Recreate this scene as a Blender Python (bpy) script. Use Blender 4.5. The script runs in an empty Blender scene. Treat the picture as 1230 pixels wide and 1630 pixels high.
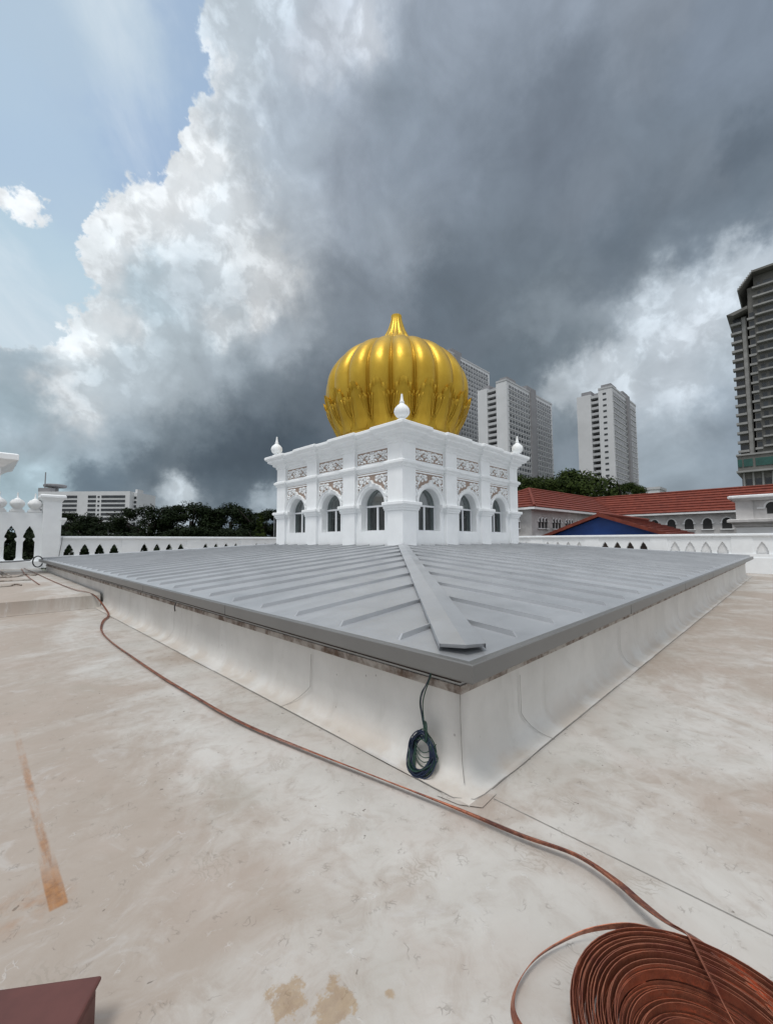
import bpy, math, random
from mathutils import Vector, Matrix
R = math.radians
rnd = random.Random(7)
scene = bpy.context.scene
C = scene.collection

# ---------------------------------------------------------------- camera
VIEW_AZ, PITCH, ROLL = R(44.848), R(4.018), -0.0037
cam_data = bpy.data.cameras.new('camera')
cam = bpy.data.objects.new('camera', cam_data); C.objects.link(cam)
cam_data.sensor_fit = 'HORIZONTAL'; cam_data.sensor_width = 36.0
cam_data.lens = 656.0 / 1230.0 * 36.0
cam_data.clip_start = 0.05; cam_data.clip_end = 6000
cam.location = (0, 0, 1.5)
cam.rotation_euler = (Matrix.Rotation(VIEW_AZ - R(90), 4, 'Z') @ Matrix.Rotation(R(90) + PITCH, 4, 'X') @ Matrix.Rotation(ROLL, 4, 'Z')).to_euler()
scene.camera = cam

# ---------------------------------------------------------------- light
SUN_AZ, SUN_EL = R(200), R(66)          # azimuth counter-clockwise from +X
SUN_STRENGTH, SUN_ANGLE = 1.5, R(16)
NISHITA_STRENGTH = 0.10
ZENITH = (0.81, 0.85, 0.91)             # bright thin cloud overhead and behind the viewer
scene.view_settings.view_transform = 'Standard'
scene.view_settings.look = 'None'
scene.view_settings.exposure = 0.06
scene.view_settings.gamma = 1.0
sd = bpy.data.lights.new('sun', 'SUN'); sd.energy = SUN_STRENGTH; sd.angle = SUN_ANGLE; sd.color = (1, .965, .92)
sun = bpy.data.objects.new('sun', sd); C.objects.link(sun)
S = Vector((math.cos(SUN_EL) * math.cos(SUN_AZ), math.cos(SUN_EL) * math.sin(SUN_AZ), math.sin(SUN_EL)))
sun.rotation_euler = S.to_track_quat('Z', 'Y').to_euler(); sun.location = (0, 0, 60)

# ---------------------------------------------------------------- node helpers
class NT:
    def __init__(s, tree): s.t = tree; s.n = tree.nodes; s.l = tree.links
    def new(s, kind, **kw):
        n = s.n.new(kind)
        for k, v in kw.items(): setattr(n, k, v)
        return n
    def put(s, sock, v):
        if v is None: return
        if isinstance(v, bpy.types.NodeSocket): s.l.new(v, sock)
        else: sock.default_value = v
    def m(s, op, a, b=None, c=None, clamp=False):
        n = s.new('ShaderNodeMath', operation=op); n.use_clamp = clamp
        for i, v in enumerate((a, b, c)): s.put(n.inputs[i], v)
        return n.outputs[0]
    def v(s, op, a, b=None, c=None, scale=None):
        n = s.new('ShaderNodeVectorMath', operation=op)
        for i, x in enumerate((a, b, c)):
            if x is not None: s.put(n.inputs[i], x)
        if scale is not None: s.put(n.inputs['Scale'], scale)
        return n.outputs['Value'] if op in ('DOT_PRODUCT', 'LENGTH', 'DISTANCE') else n.outputs[0]
    def noise(s, vec, scale, detail=4, rough=.55, dist=0., color=False):
        n = s.new('ShaderNodeTexNoise'); s.put(n.inputs['Vector'], vec)
        n.inputs['Scale'].default_value = scale; n.inputs['Detail'].default_value = detail
        n.inputs['Roughness'].default_value = rough; n.inputs['Distortion'].default_value = dist
        return n.outputs['Color'] if color else n.outputs[0]
    def ss(s, x, lo, hi, a=0., b=1.):
        n = s.new('ShaderNodeMapRange', interpolation_type='SMOOTHSTEP')
        s.put(n.inputs[0], x); n.inputs[1].default_value = lo; n.inputs[2].default_value = hi
        n.inputs[3].default_value = a; n.inputs[4].default_value = b
        return n.outputs[0]
    def mix(s, f, a, b, blend='MIX'):
        n = s.new('ShaderNodeMix', data_type='RGBA', blend_type=blend)
        s.put(n.inputs[0], f)
        for i, x in ((6, a), (7, b)):
            s.put(n.inputs[i], (*x, 1) if isinstance(x, tuple) and len(x) == 3 else x)
        return n.outputs[2]
    def sep(s, v):
        n = s.new('ShaderNodeSeparateXYZ'); s.put(n.inputs[0], v); return n.outputs
    def comb(s, x, y, z):
        n = s.new('ShaderNodeCombineXYZ')
        for i, q in enumerate((x, y, z)): s.put(n.inputs[i], q)
        return n.outputs[0]

# ---------------------------------------------------------------- sky: storm cloud bank over a patch of pale blue
# azimuth (deg ccw from +X), elevation (deg), angular radius, linear r,g,b, +1 open sky / -1 cloud
SKY = [
 (87.4,44.5,0.044,0.485,0.61,0.73,1), (79.3,47.7,0.047,0.578,0.694,0.776,1), (72.3,49.7,0.048,0.392,0.515,0.68,1), (62.6,51.7,0.049,0.546,0.624,0.694,-1),
 (50.8,52.9,0.05,0.515,0.578,0.658,-1), (36.5,52.7,0.05,0.314,0.366,0.44,-1), (23.3,51.0,0.049,0.283,0.332,0.402,-1), (12.0,48.1,0.047,0.262,0.305,0.366,-1),
 (2.0,44.2,0.044,0.216,0.262,0.328,-1), (87.1,40.5,0.047,0.485,0.624,0.761,1), (79.0,43.6,0.051,0.468,0.597,0.745,1), (71.3,45.9,0.053,0.376,0.515,0.701,1),
 (66.2,47.0,0.054,0.61,0.68,0.745,-1), (55.3,48.5,0.056,0.402,0.468,0.552,-1), (41.3,48.9,0.056,0.262,0.314,0.376,-1), (27.7,47.7,0.055,0.216,0.258,0.314,-1),
 (15.8,45.1,0.053,0.181,0.22,0.27,-1), (2.4,40.2,0.047,0.195,0.238,0.296,-1), (86.8,36.0,0.051,0.456,0.597,0.753,1), (78.7,39.0,0.056,0.392,0.527,0.716,1),
 (73.3,40.7,0.058,0.376,0.503,0.701,1), (68.4,41.8,0.06,0.658,0.723,0.768,-1), (59.7,43.3,0.062,0.429,0.491,0.558,-1), (49.8,44.2,0.063,0.283,0.328,0.392,-1),
 (36.8,44.0,0.063,0.231,0.275,0.337,-1), (23.8,42.2,0.06,0.188,0.227,0.279,-1), (12.7,39.4,0.057,0.181,0.223,0.275,-1), (2.7,35.7,0.051,0.171,0.212,0.262,-1),
 (87.0,31.6,0.053,0.753,0.807,0.839,-1), (83.3,33.1,0.056,0.485,0.61,0.73,1), (78.5,34.7,0.06,0.73,0.784,0.823,-1), (71.6,36.6,0.063,0.73,0.784,0.831,-1),
 (63.8,38.1,0.066,0.578,0.644,0.701,-1), (55.2,39.2,0.068,0.328,0.376,0.44,-1), (41.5,39.6,0.069,0.242,0.287,0.342,-1), (28.1,38.4,0.067,0.188,0.227,0.275,-1),
 (16.4,36.0,0.063,0.171,0.209,0.254,-1), (6.8,33.0,0.057,0.15,0.188,0.235,-1), (1.5,31.0,0.053,0.156,0.195,0.242,-1), (86.8,26.6,0.056,0.565,0.694,0.776,0.2),
 (81.3,28.4,0.061,0.631,0.716,0.776,-0.3), (74.9,30.1,0.066,0.694,0.745,0.784,-1), (67.6,31.7,0.071,0.515,0.591,0.644,-1), (62.0,32.6,0.073,0.73,0.768,0.799,-1),
 (55.1,33.4,0.075,0.305,0.352,0.402,-1), (44.3,33.8,0.076,0.262,0.305,0.361,-1), (35.2,33.4,0.075,0.15,0.184,0.223,-1), (24.2,32.0,0.072,0.141,0.175,0.212,-1),
 (14.6,29.9,0.066,0.181,0.22,0.262,-1), (8.3,28.1,0.061,0.413,0.497,0.558,-1), (3.3,26.5,0.057,0.61,0.694,0.768,-1), (86.5,21.4,0.059,0.644,0.73,0.791,-0.3),
 (82.8,22.4,0.063,0.694,0.768,0.799,-1), (78.0,23.7,0.068,0.468,0.552,0.604,-1), (71.2,25.1,0.073,0.376,0.445,0.491,-1), (63.5,26.3,0.078,0.361,0.413,0.456,-1),
 (56.8,27.0,0.081,0.205,0.242,0.283,-1), (48.8,27.5,0.083,0.156,0.188,0.223,-1), (38.9,27.4,0.083,0.138,0.171,0.205,-1), (31.9,26.9,0.081,0.141,0.171,0.205,-1),
 (23.7,25.8,0.077,0.181,0.223,0.262,-1), (18.0,24.8,0.073,0.15,0.188,0.223,-1), (13.5,23.9,0.069,0.497,0.571,0.631,-1), (7.4,22.3,0.063,0.644,0.716,0.791,-1),
 (2.1,20.8,0.058,0.578,0.658,0.73,-1), (87.2,15.6,0.04,0.305,0.392,0.456,-1), (83.6,16.4,0.043,0.68,0.73,0.776,-1), (77.7,17.6,0.048,0.402,0.468,0.515,-1),
 (71.0,18.7,0.052,0.305,0.361,0.402,-1), (63.3,19.7,0.056,0.188,0.227,0.262,-1), (56.7,20.2,0.058,0.109,0.138,0.168,-1), (49.7,20.5,0.06,0.102,0.127,0.156,-1),
 (37.2,20.4,0.059,0.127,0.156,0.188,-1), (28.7,19.8,0.057,0.122,0.156,0.188,-1), (25.0,19.4,0.056,0.162,0.202,0.238,-1), (21.9,19.0,0.054,0.546,0.61,0.665,-1),
 (15.8,18.1,0.05,0.61,0.672,0.73,-1), (10.6,17.1,0.047,0.527,0.597,0.665,-1), (6.0,16.2,0.043,0.283,0.342,0.402,-1), (2.4,15.3,0.04,0.262,0.319,0.376,-1),
 (86.0,10.7,0.042,0.376,0.456,0.515,-1), (80.6,11.5,0.047,0.262,0.328,0.376,-1), (74.3,12.3,0.052,0.205,0.254,0.292,-1), (67.1,13.0,0.056,0.114,0.147,0.178,-1),
 (60.8,13.5,0.059,0.07,0.095,0.122,-1), (21.8,12.8,0.056,0.216,0.262,0.305,-1), (16.7,12.3,0.052,0.305,0.361,0.413,-1), (10.3,11.5,0.048,0.352,0.413,0.468,-1),
 (5.7,10.8,0.044,0.242,0.296,0.352,-1), (86.8,7.2,0.041,0.376,0.515,0.578,-1), (80.4,7.9,0.047,0.109,0.15,0.188,-1), (74.2,8.4,0.052,0.076,0.105,0.133,-1),
 (67.0,8.9,0.057,0.061,0.084,0.109,-1), (60.7,9.2,0.06,0.08,0.107,0.133,-1), (22.7,8.7,0.057,0.205,0.25,0.292,-1), (9.3,7.6,0.047,0.283,0.342,0.392,-1),
 (86.7,4.8,0.041,0.429,0.546,0.61,-1), (80.3,5.2,0.047,0.188,0.242,0.283,-1), (75.7,5.4,0.051,0.188,0.235,0.275,-1), (71.7,5.6,0.054,0.578,0.658,0.716,-1),
 (66.9,5.8,0.057,0.156,0.195,0.231,-1), (61.5,6.0,0.06,0.141,0.181,0.216,-1), (7.1,4.8,0.045,0.262,0.314,0.366,-1),
]
SKY_DETAIL = [
 (86.9,28.8,0.046,0.515,0.672,0.776,1), (83.9,27.6,0.0439,0.552,0.701,0.791,1), (86.9,24.8,0.0475,0.591,0.716,0.791,1), (84.3,30.3,0.0318,0.503,0.658,0.776,1),
 (86.0,22.4,0.0394,0.617,0.723,0.791,1), (81.4,31.0,0.0243,0.73,0.784,0.815,-1), (87.6,32.0,0.0215,0.807,0.839,0.863,-1), (85.7,31.9,0.0203,0.776,0.815,0.839,-1),
 (83.6,33.0,0.025,0.491,0.631,0.761,1), (84.5,35.0,0.04,0.468,0.61,0.761,1), (69.6,42.8,0.0236,0.807,0.839,0.863,-1), (71.7,39.8,0.0222,0.807,0.839,0.863,-1),
 (74.8,36.3,0.0273,0.807,0.839,0.863,-1), (79.4,33.6,0.0266,0.807,0.839,0.863,-1), (80.7,29.7,0.0295,0.761,0.799,0.831,-1), (65.0,38.8,0.0314,0.73,0.776,0.815,-1),
 (64.1,35.1,0.0309,0.776,0.815,0.839,-1), (61.6,32.4,0.0301,0.807,0.839,0.863,-1), (62.5,28.2,0.0229,0.839,0.863,0.88,-1), (67.3,26.8,0.0195,0.68,0.73,0.768,-1),
 (60.2,26.0,0.0298,0.352,0.402,0.451,-1), (71.3,29.1,0.0339,0.468,0.539,0.597,-1), (75.2,28.2,0.0351,0.445,0.565,0.644,-1), (74.6,22.4,0.0452,0.413,0.479,0.527,-1),
 (79.0,24.4,0.0221,0.807,0.839,0.863,-1), (82.1,21.7,0.0237,0.807,0.839,0.863,-1), (86.1,18.7,0.0267,0.314,0.402,0.468,-1), (83.9,17.3,0.0188,0.807,0.839,0.863,-1),
 (82.5,15.0,0.0243,0.761,0.799,0.823,-1), (86.2,14.6,0.0294,0.305,0.392,0.445,-1), (80.8,18.4,0.0322,0.491,0.558,0.604,-1), (59.1,39.1,0.0424,0.434,0.491,0.552,-1),
 (57.9,44.5,0.0383,0.392,0.456,0.527,-1), (53.5,51.6,0.0269,0.578,0.631,0.701,-1), (49.8,52.9,0.0205,0.631,0.68,0.745,-1), (42.4,36.3,0.0408,0.305,0.352,0.407,-1),
 (38.0,30.9,0.0585,0.127,0.159,0.195,-1), (44.3,31.8,0.0438,0.216,0.254,0.301,-1), (49.7,31.7,0.0495,0.188,0.223,0.266,-1), (22.0,28.0,0.0411,0.254,0.301,0.347,-1),
 (16.2,26.5,0.0313,0.305,0.356,0.407,-1), (28.7,20.5,0.0342,0.122,0.156,0.188,-1), (24.9,22.5,0.0297,0.117,0.15,0.181,-1), (21.4,23.6,0.0256,0.133,0.168,0.202,-1),
 (18.0,24.8,0.0217,0.156,0.195,0.231,-1), (15.8,25.4,0.0157,0.202,0.246,0.287,-1), (20.4,20.3,0.0289,0.552,0.617,0.672,-1), (16.3,22.1,0.0298,0.617,0.68,0.738,-1),
 (12.8,25.0,0.0302,0.617,0.687,0.753,-1), (9.5,26.7,0.0283,0.578,0.651,0.723,-1), (6.0,27.4,0.0286,0.617,0.694,0.768,-1), (2.5,27.6,0.0246,0.631,0.708,0.784,-1),
 (7.3,24.2,0.0463,0.672,0.738,0.807,-1), (16.7,30.1,0.0353,0.15,0.184,0.223,-1), (11.3,29.9,0.0305,0.156,0.191,0.231,-1), (13.1,33.1,0.0394,0.122,0.156,0.195,-1),
 (6.3,31.2,0.032,0.138,0.175,0.22,-1), (2.0,31.2,0.0255,0.15,0.191,0.238,-1), (9.1,34.6,0.0364,0.162,0.198,0.242,-1), (6.6,35.8,0.0303,0.209,0.25,0.301,-1),
 (2.2,36.0,0.0242,0.127,0.162,0.205,-1), (16.3,38.4,0.0446,0.195,0.231,0.279,-1), (21.2,44.6,0.0459,0.162,0.195,0.242,-1), (8.8,17.4,0.0372,0.552,0.617,0.68,-1),
 (4.8,19.7,0.0341,0.402,0.468,0.527,-1), (21.7,14.4,0.0303,0.162,0.202,0.238,-1), (22.6,10.5,0.031,0.216,0.258,0.301,-1), (85.5,11.5,0.0301,0.413,0.491,0.552,-1),
 (81.8,12.7,0.0323,0.352,0.423,0.479,-1), (77.7,17.6,0.0393,0.434,0.497,0.546,-1), (73.8,18.6,0.0414,0.402,0.462,0.509,-1), (68.8,20.5,0.0406,0.342,0.397,0.445,-1),
 (76.9,13.5,0.0351,0.287,0.347,0.397,-1), (63.2,13.3,0.0478,0.065,0.087,0.112,-1), (68.5,9.4,0.0398,0.054,0.076,0.1,-1), (74.9,9.6,0.0338,0.089,0.12,0.15,-1),
 (80.4,8.4,0.0257,0.122,0.165,0.205,-1), (85.4,8.5,0.0303,0.413,0.527,0.591,-1), (83.9,11.1,0.0287,0.342,0.423,0.479,-1), (71.3,6.2,0.0208,0.617,0.687,0.738,-1),
 (73.0,5.6,0.0174,0.552,0.624,0.68,-1), (67.0,7.0,0.025,0.102,0.136,0.168,-1), (61.1,5.2,0.0198,0.402,0.468,0.521,-1), (64.1,18.0,0.0463,0.141,0.175,0.209,-1),
 (70.8,14.2,0.044,0.162,0.202,0.238,-1),
]

world = bpy.data.worlds.new('World'); scene.world = world; world.use_nodes = True
def build_world():
    t = NT(world.node_tree); t.n.clear()
    d = t.v('NORMALIZE', t.new('ShaderNodeTexCoord').outputs['Generated'])
    x, y, z = t.sep(d)
    # coordinates on a flat cloud deck, along and across the wind
    den = t.m('ADD', t.m('MAXIMUM', z, 0.0), 0.30)
    ca, sa = math.cos(R(47)), math.sin(R(47))
    al = t.m('DIVIDE', t.m('ADD', t.m('MULTIPLY', x, ca), t.m('MULTIPLY', y, sa)), den)
    ac = t.m('DIVIDE', t.m('SUBTRACT', t.m('MULTIPLY', x, sa), t.m('MULTIPLY', y, ca)), den)
    deck = t.comb(t.m('MULTIPLY', al, .8), t.m('MULTIPLY', ac, 1.9), 0.0)
    half = (.5, .5, .5)
    w1 = t.v('SCALE', t.v('SUBTRACT', t.noise(d, 4.5, 5, .6, color=True), half), scale=.12)
    w2 = t.v('SCALE', t.v('SUBTRACT', t.noise(d, 17, 5, .62, color=True), half), scale=.10)
    dw = t.v('NORMALIZE', t.v('ADD', t.v('ADD', d, w1), w2))
    acc = {}
    def add(key, val):
        acc[key] = val if key not in acc else (t.v('ADD', acc[key], val) if key[0] == 'v' else t.m('ADD', acc[key], val))
    for az, el, sg, r, g, b, s, amp in [(*q, 1.0) for q in SKY] + [(*q, 5.0) for q in SKY_DETAIL]:
        c = (math.cos(R(el)) * math.cos(R(az)), math.cos(R(el)) * math.sin(R(az)), math.sin(R(el)))
        k = 1.35 / (sg * sg)
        e = t.m('EXPONENT', t.m('MULTIPLY_ADD', t.v('DOT_PRODUCT', dw, c), k, math.log(amp) - k))
        kind = 's' if s > 0 else 'c'
        add('v' + kind, t.v('SCALE', (r, g, b), scale=e)); add('w' + kind, e)
        add('label', t.m('MULTIPLY', e, float(s)))
    eps = 4e-4
    cloud = t.v('SCALE', t.v('ADD', acc['vc'], t.v('SCALE', tuple(q * eps for q in ZENITH), scale=t.m('MULTIPLY_ADD', t.m('MAXIMUM', z, 0.0), .62, .58))), scale=t.m('DIVIDE', 1.0, t.m('ADD', acc['wc'], eps)))
    veil = t.v('SCALE', t.v('ADD', acc['vs'], tuple(q * eps for q in (.42, .55, .70))), scale=t.m('DIVIDE', 1.0, t.m('ADD', acc['ws'], eps)))
    lab = t.m('DIVIDE', t.m('SUBTRACT', acc['label'], eps), t.m('ADD', t.m('ADD', acc['wc'], acc['ws']), eps))
    puff = t.noise(d, 13, 8, .62)
    edge = t.m('ADD', lab, t.m('MULTIPLY', t.m('SUBTRACT', puff, .5), 1.5))
    open_sky = t.ss(edge, -.04, .22)
    # texture inside the cloud: streaks on the deck and billows
    streak = t.noise(deck, 1.5, 7, .5, .8)
    bill = t.noise(d, 8, 8, .52, .5)
    fine = t.noise(d, 30, 6, .6)
    k = t.m('ADD', t.m('MULTIPLY', t.m('SUBTRACT', streak, .5), .55), t.m('MULTIPLY', t.m('SUBTRACT', bill, .5), 1.0))
    k = t.m('ADD', k, t.m('MULTIPLY', t.m('SUBTRACT', fine, .5), .22))
    front = t.m('MULTIPLY', t.ss(z, -.05, .02), t.ss(t.sep(cloud)[1], .10, .62, .50, 1.15))
    cloud = t.v('SCALE', cloud, scale=t.m('ADD', 1.0, t.m('MULTIPLY', k, front)))
    b2 = t.noise(d, 21, 7, .56, .3)
    lum = t.ss(t.sep(cloud)[1], .34, .70)
    cloud = t.v('SCALE', cloud, scale=t.m('ADD', 1.0, t.m('MULTIPLY', t.m('MULTIPLY', t.m('SUBTRACT', t.ss(b2, .44, .60), .55), .22), t.m('MULTIPLY', lum, front))))
    rim = t.m('MULTIPLY', t.ss(edge, -.55, -.04), t.ss(puff, .40, .62))
    cloud = t.mix(t.m('MULTIPLY', rim, .55), cloud, (.86, .90, .94))
    nish = t.new('ShaderNodeTexSky', sky_type='NISHITA', sun_disc=False)
    nish.sun_elevation = SUN_EL; nish.sun_rotation = math.pi / 2 - SUN_AZ
    nish.air_density = 1.2; nish.dust_density = 2.0
    blue = t.v('SCALE', nish.outputs[0], scale=NISHITA_STRENGTH)
    wisp = t.ss(t.noise(t.comb(t.m('MULTIPLY', al, 1.0), t.m('MULTIPLY', ac, 2.4), 3.0), 1.3, 7, .6, .8), .45, .75)
    clear = t.mix(.84, blue, veil)
    clear = t.mix(t.m('MULTIPLY', wisp, .55), clear, (.74, .81, .87))
    col = t.mix(open_sky, cloud, clear)
    bg = t.new('ShaderNodeBackground'); t.put(bg.inputs[0], col); bg.inputs[1].default_value = 1.0
    out = t.new('ShaderNodeOutputWorld'); t.l.new(bg.outputs[0], out.inputs[0])
    world.cycles.sampling_method = 'MANUAL'; world.cycles.sample_map_resolution = 512
build_world()

# ---------------------------------------------------------------- mesh helpers
class MB:
    """collects faces; build() links them as ONE mesh object"""
    def __init__(s): s.v = []; s.f = []
    def add(s, vs, fs):
        o = len(s.v); s.v += [tuple(p) for p in vs]; s.f += [tuple(i + o for i in f) for f in fs]
    def poly(s, pts): s.add(pts, [tuple(range(len(pts)))])
    def box(s, x0, x1, y0, y1, z0, z1, fr=None):
        p = [(x, y, z) for z in (z0, z1) for y in (y0, y1) for x in (x0, x1)]
        if fr: p = [fr(*q) for q in p]
        s.add(p, [(0, 2, 3, 1), (4, 5, 7, 6), (0, 1, 5, 4), (2, 6, 7, 3), (0, 4, 6, 2), (1, 3, 7, 5)])
    def tube(s, pts, r, n=6, cap=True, closed=False):
        pts = [Vector(p) for p in pts]; m = len(pts); rings = []; up = None
        for i, p in enumerate(pts):
            a = pts[(i - 1) % m] if (closed or i > 0) else p
            b = pts[(i + 1) % m] if (closed or i < m - 1) else p
            t = (b - a).normalized()
            if up is None: up = t.orthogonal().normalized()
            up = (up - t * up.dot(t)).normalized(); w = t.cross(up)
            rr = r(i / (m - 1)) if callable(r) else r
            rings.append([p + (up * math.cos(2 * math.pi * k / n) + w * math.sin(2 * math.pi * k / n)) * rr for k in range(n)])
        s.rings(rings, closed, cap)
    def rings(s, rings, closed=False, cap=True):
        n = len(rings[0]); o = len(s.v)
        for rg in rings: s.v += [tuple(p) for p in rg]
        m = len(rings)
        for i in range(m if closed else m - 1):
            a, b = o + i * n, o + ((i + 1) % m) * n
            for k in range(n): s.f.append((a + k, a + (k + 1) % n, b + (k + 1) % n, b + k))
        if cap and not closed:
            s.f.append(tuple(o + k for k in reversed(range(n)))); s.f.append(tuple(o + (m - 1) * n + k for k in range(n)))
    def lathe(s, prof, c, n=24, mod=None):
        rings = []
        for r, z in prof:
            rings.append([(c[0] + (r * (mod(k / n, z) if mod else 1)) * math.cos(2 * math.pi * k / n),
                           c[1] + (r * (mod(k / n, z) if mod else 1)) * math.sin(2 * math.pi * k / n), c[2] + z) for k in range(n)])
        s.rings(rings)
    def sweep(s, poly, prof, closed=True):
        """rectilinear plan polygon (ccw), profile of (outward offset, z)"""
        n = len(poly); rings = []
        for i in range(n):
            p = Vector(poly[i]); a = Vector(poly[i - 1]); b = Vector(poly[(i + 1) % n])
            d1 = (p - a).normalized(); d2 = (b - p).normalized()
            if not closed and i == 0: d1 = d2
            if not closed and i == n - 1: d2 = d1
            n1 = Vector((d1.y, -d1.x)); n2 = Vector((d2.y, -d2.x))
            q = n1 + n2; q = q / max(.2, 1 + n1.dot(n2))
            rings.append([(p.x + q.x * o, p.y + q.y * o, z) for o, z in prof])
        o0 = len(s.v); m = len(prof)
        for rg in rings: s.v += rg
        for i in range(n if closed else n - 1):
            a, b = o0 + i * m, o0 + ((i + 1) % n) * m
            for k in range(m - 1): s.f.append((a + k, b + k, b + k + 1, a + k + 1))
    def grid(s, rows):
        o = len(s.v); m = len(rows[0])
        for r in rows: s.v += [tuple(p) for p in r]
        for i in range(len(rows) - 1):
            for k in range(m - 1): s.f.append((o + i * m + k, o + i * m + k + 1, o + (i + 1) * m + k + 1, o + (i + 1) * m + k))
    def build(s, name, material, parent=None, smooth=False, bevel=0.0, label=None):
        loc = Vector(parent['_w']) if parent is not None else Vector((0, 0, 0))
        me = bpy.data.meshes.new(name)
        me.from_pydata([(p[0] - loc.x, p[1] - loc.y, p[2] - loc.z) for p in s.v], [], s.f); me.update()
        me.materials.append(material)
        if smooth:
            for p in me.polygons: p.use_smooth = True
            if smooth is not True: me.set_sharp_from_angle(angle=R(smooth))
        o = bpy.data.objects.new(name, me); C.objects.link(o)
        if parent is not None: o.parent = parent
        o['_w'] = tuple(loc)
        if bevel:
            b = o.modifiers.new('bevel', 'BEVEL'); b.width = bevel; b.segments = 2; b.limit_method = 'ANGLE'; b.angle_limit = R(40)
        if label: o['label'] = label
        return o
def tag(o, label, cat, group=None):
    o['label'] = label; o['category'] = cat
    if group: o['group'] = group
    return o
def thing(name, loc, label, cat, group=None):
    o = bpy.data.objects.new(name, None); C.objects.link(o); o.location = loc; o['_w'] = tuple(loc); o.empty_display_size = .3
    return tag(o, label, cat, group)
def struct(o): o['kind'] = 'structure'; return o
def dup(root, loc, label=None, rz=0., sc=1.):
    r = root.copy(); C.objects.link(r); r.location = loc; r.rotation_euler = (0, 0, rz); r.scale = (sc,) * 3 if not isinstance(sc, tuple) else sc
    if label: r['label'] = label
    for ch in root.children:
        c = ch.copy(); C.objects.link(c); c.parent = r
        for g in ch.children:
            e = g.copy(); C.objects.link(e); e.parent = c
    return r

# ---------------------------------------------------------------- materials
def mat(name, col, rough=.6, metal=0., var=.08, scale=3., col2=None, amount=.5, bump=0., bscale=30., spec=.5, rvar=0.):
    m = bpy.data.materials.new(name); m.use_nodes = True; t = NT(m.node_tree)
    p = t.n['Principled BSDF']; pos = t.new('ShaderNodeNewGeometry').outputs['Position']
    n1 = t.noise(pos, scale, 6, .6)
    lo = tuple(c * (1 - var) for c in col); hi = tuple(min(1, c * (1 + var)) for c in col)
    c = t.mix(t.ss(n1, .3, .7), lo, hi)
    if col2 is not None:
        n2 = t.noise(pos, scale * .37, 7, .65, .4)
        c = t.mix(t.m('MULTIPLY', t.ss(n2, .62 - amount * .3, .80 - amount * .2), .9), c, col2)
    t.put(p.inputs['Base Color'], c); p.inputs['Roughness'].default_value = rough; p.inputs['Metallic'].default_value = metal
    p.inputs['Specular IOR Level'].default_value = spec
    if rvar: t.put(p.inputs['Roughness'], t.ss(n1, .2, .8, rough - rvar, rough + rvar))
    if bump:
        b = t.new('ShaderNodeBump'); b.inputs['Strength'].default_value = bump; b.inputs['Distance'].default_value = .02
        t.put(b.inputs['Height'], t.noise(pos, bscale, 5, .6)); t.l.new(b.outputs[0], p.inputs['Normal'])
    return m

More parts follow.
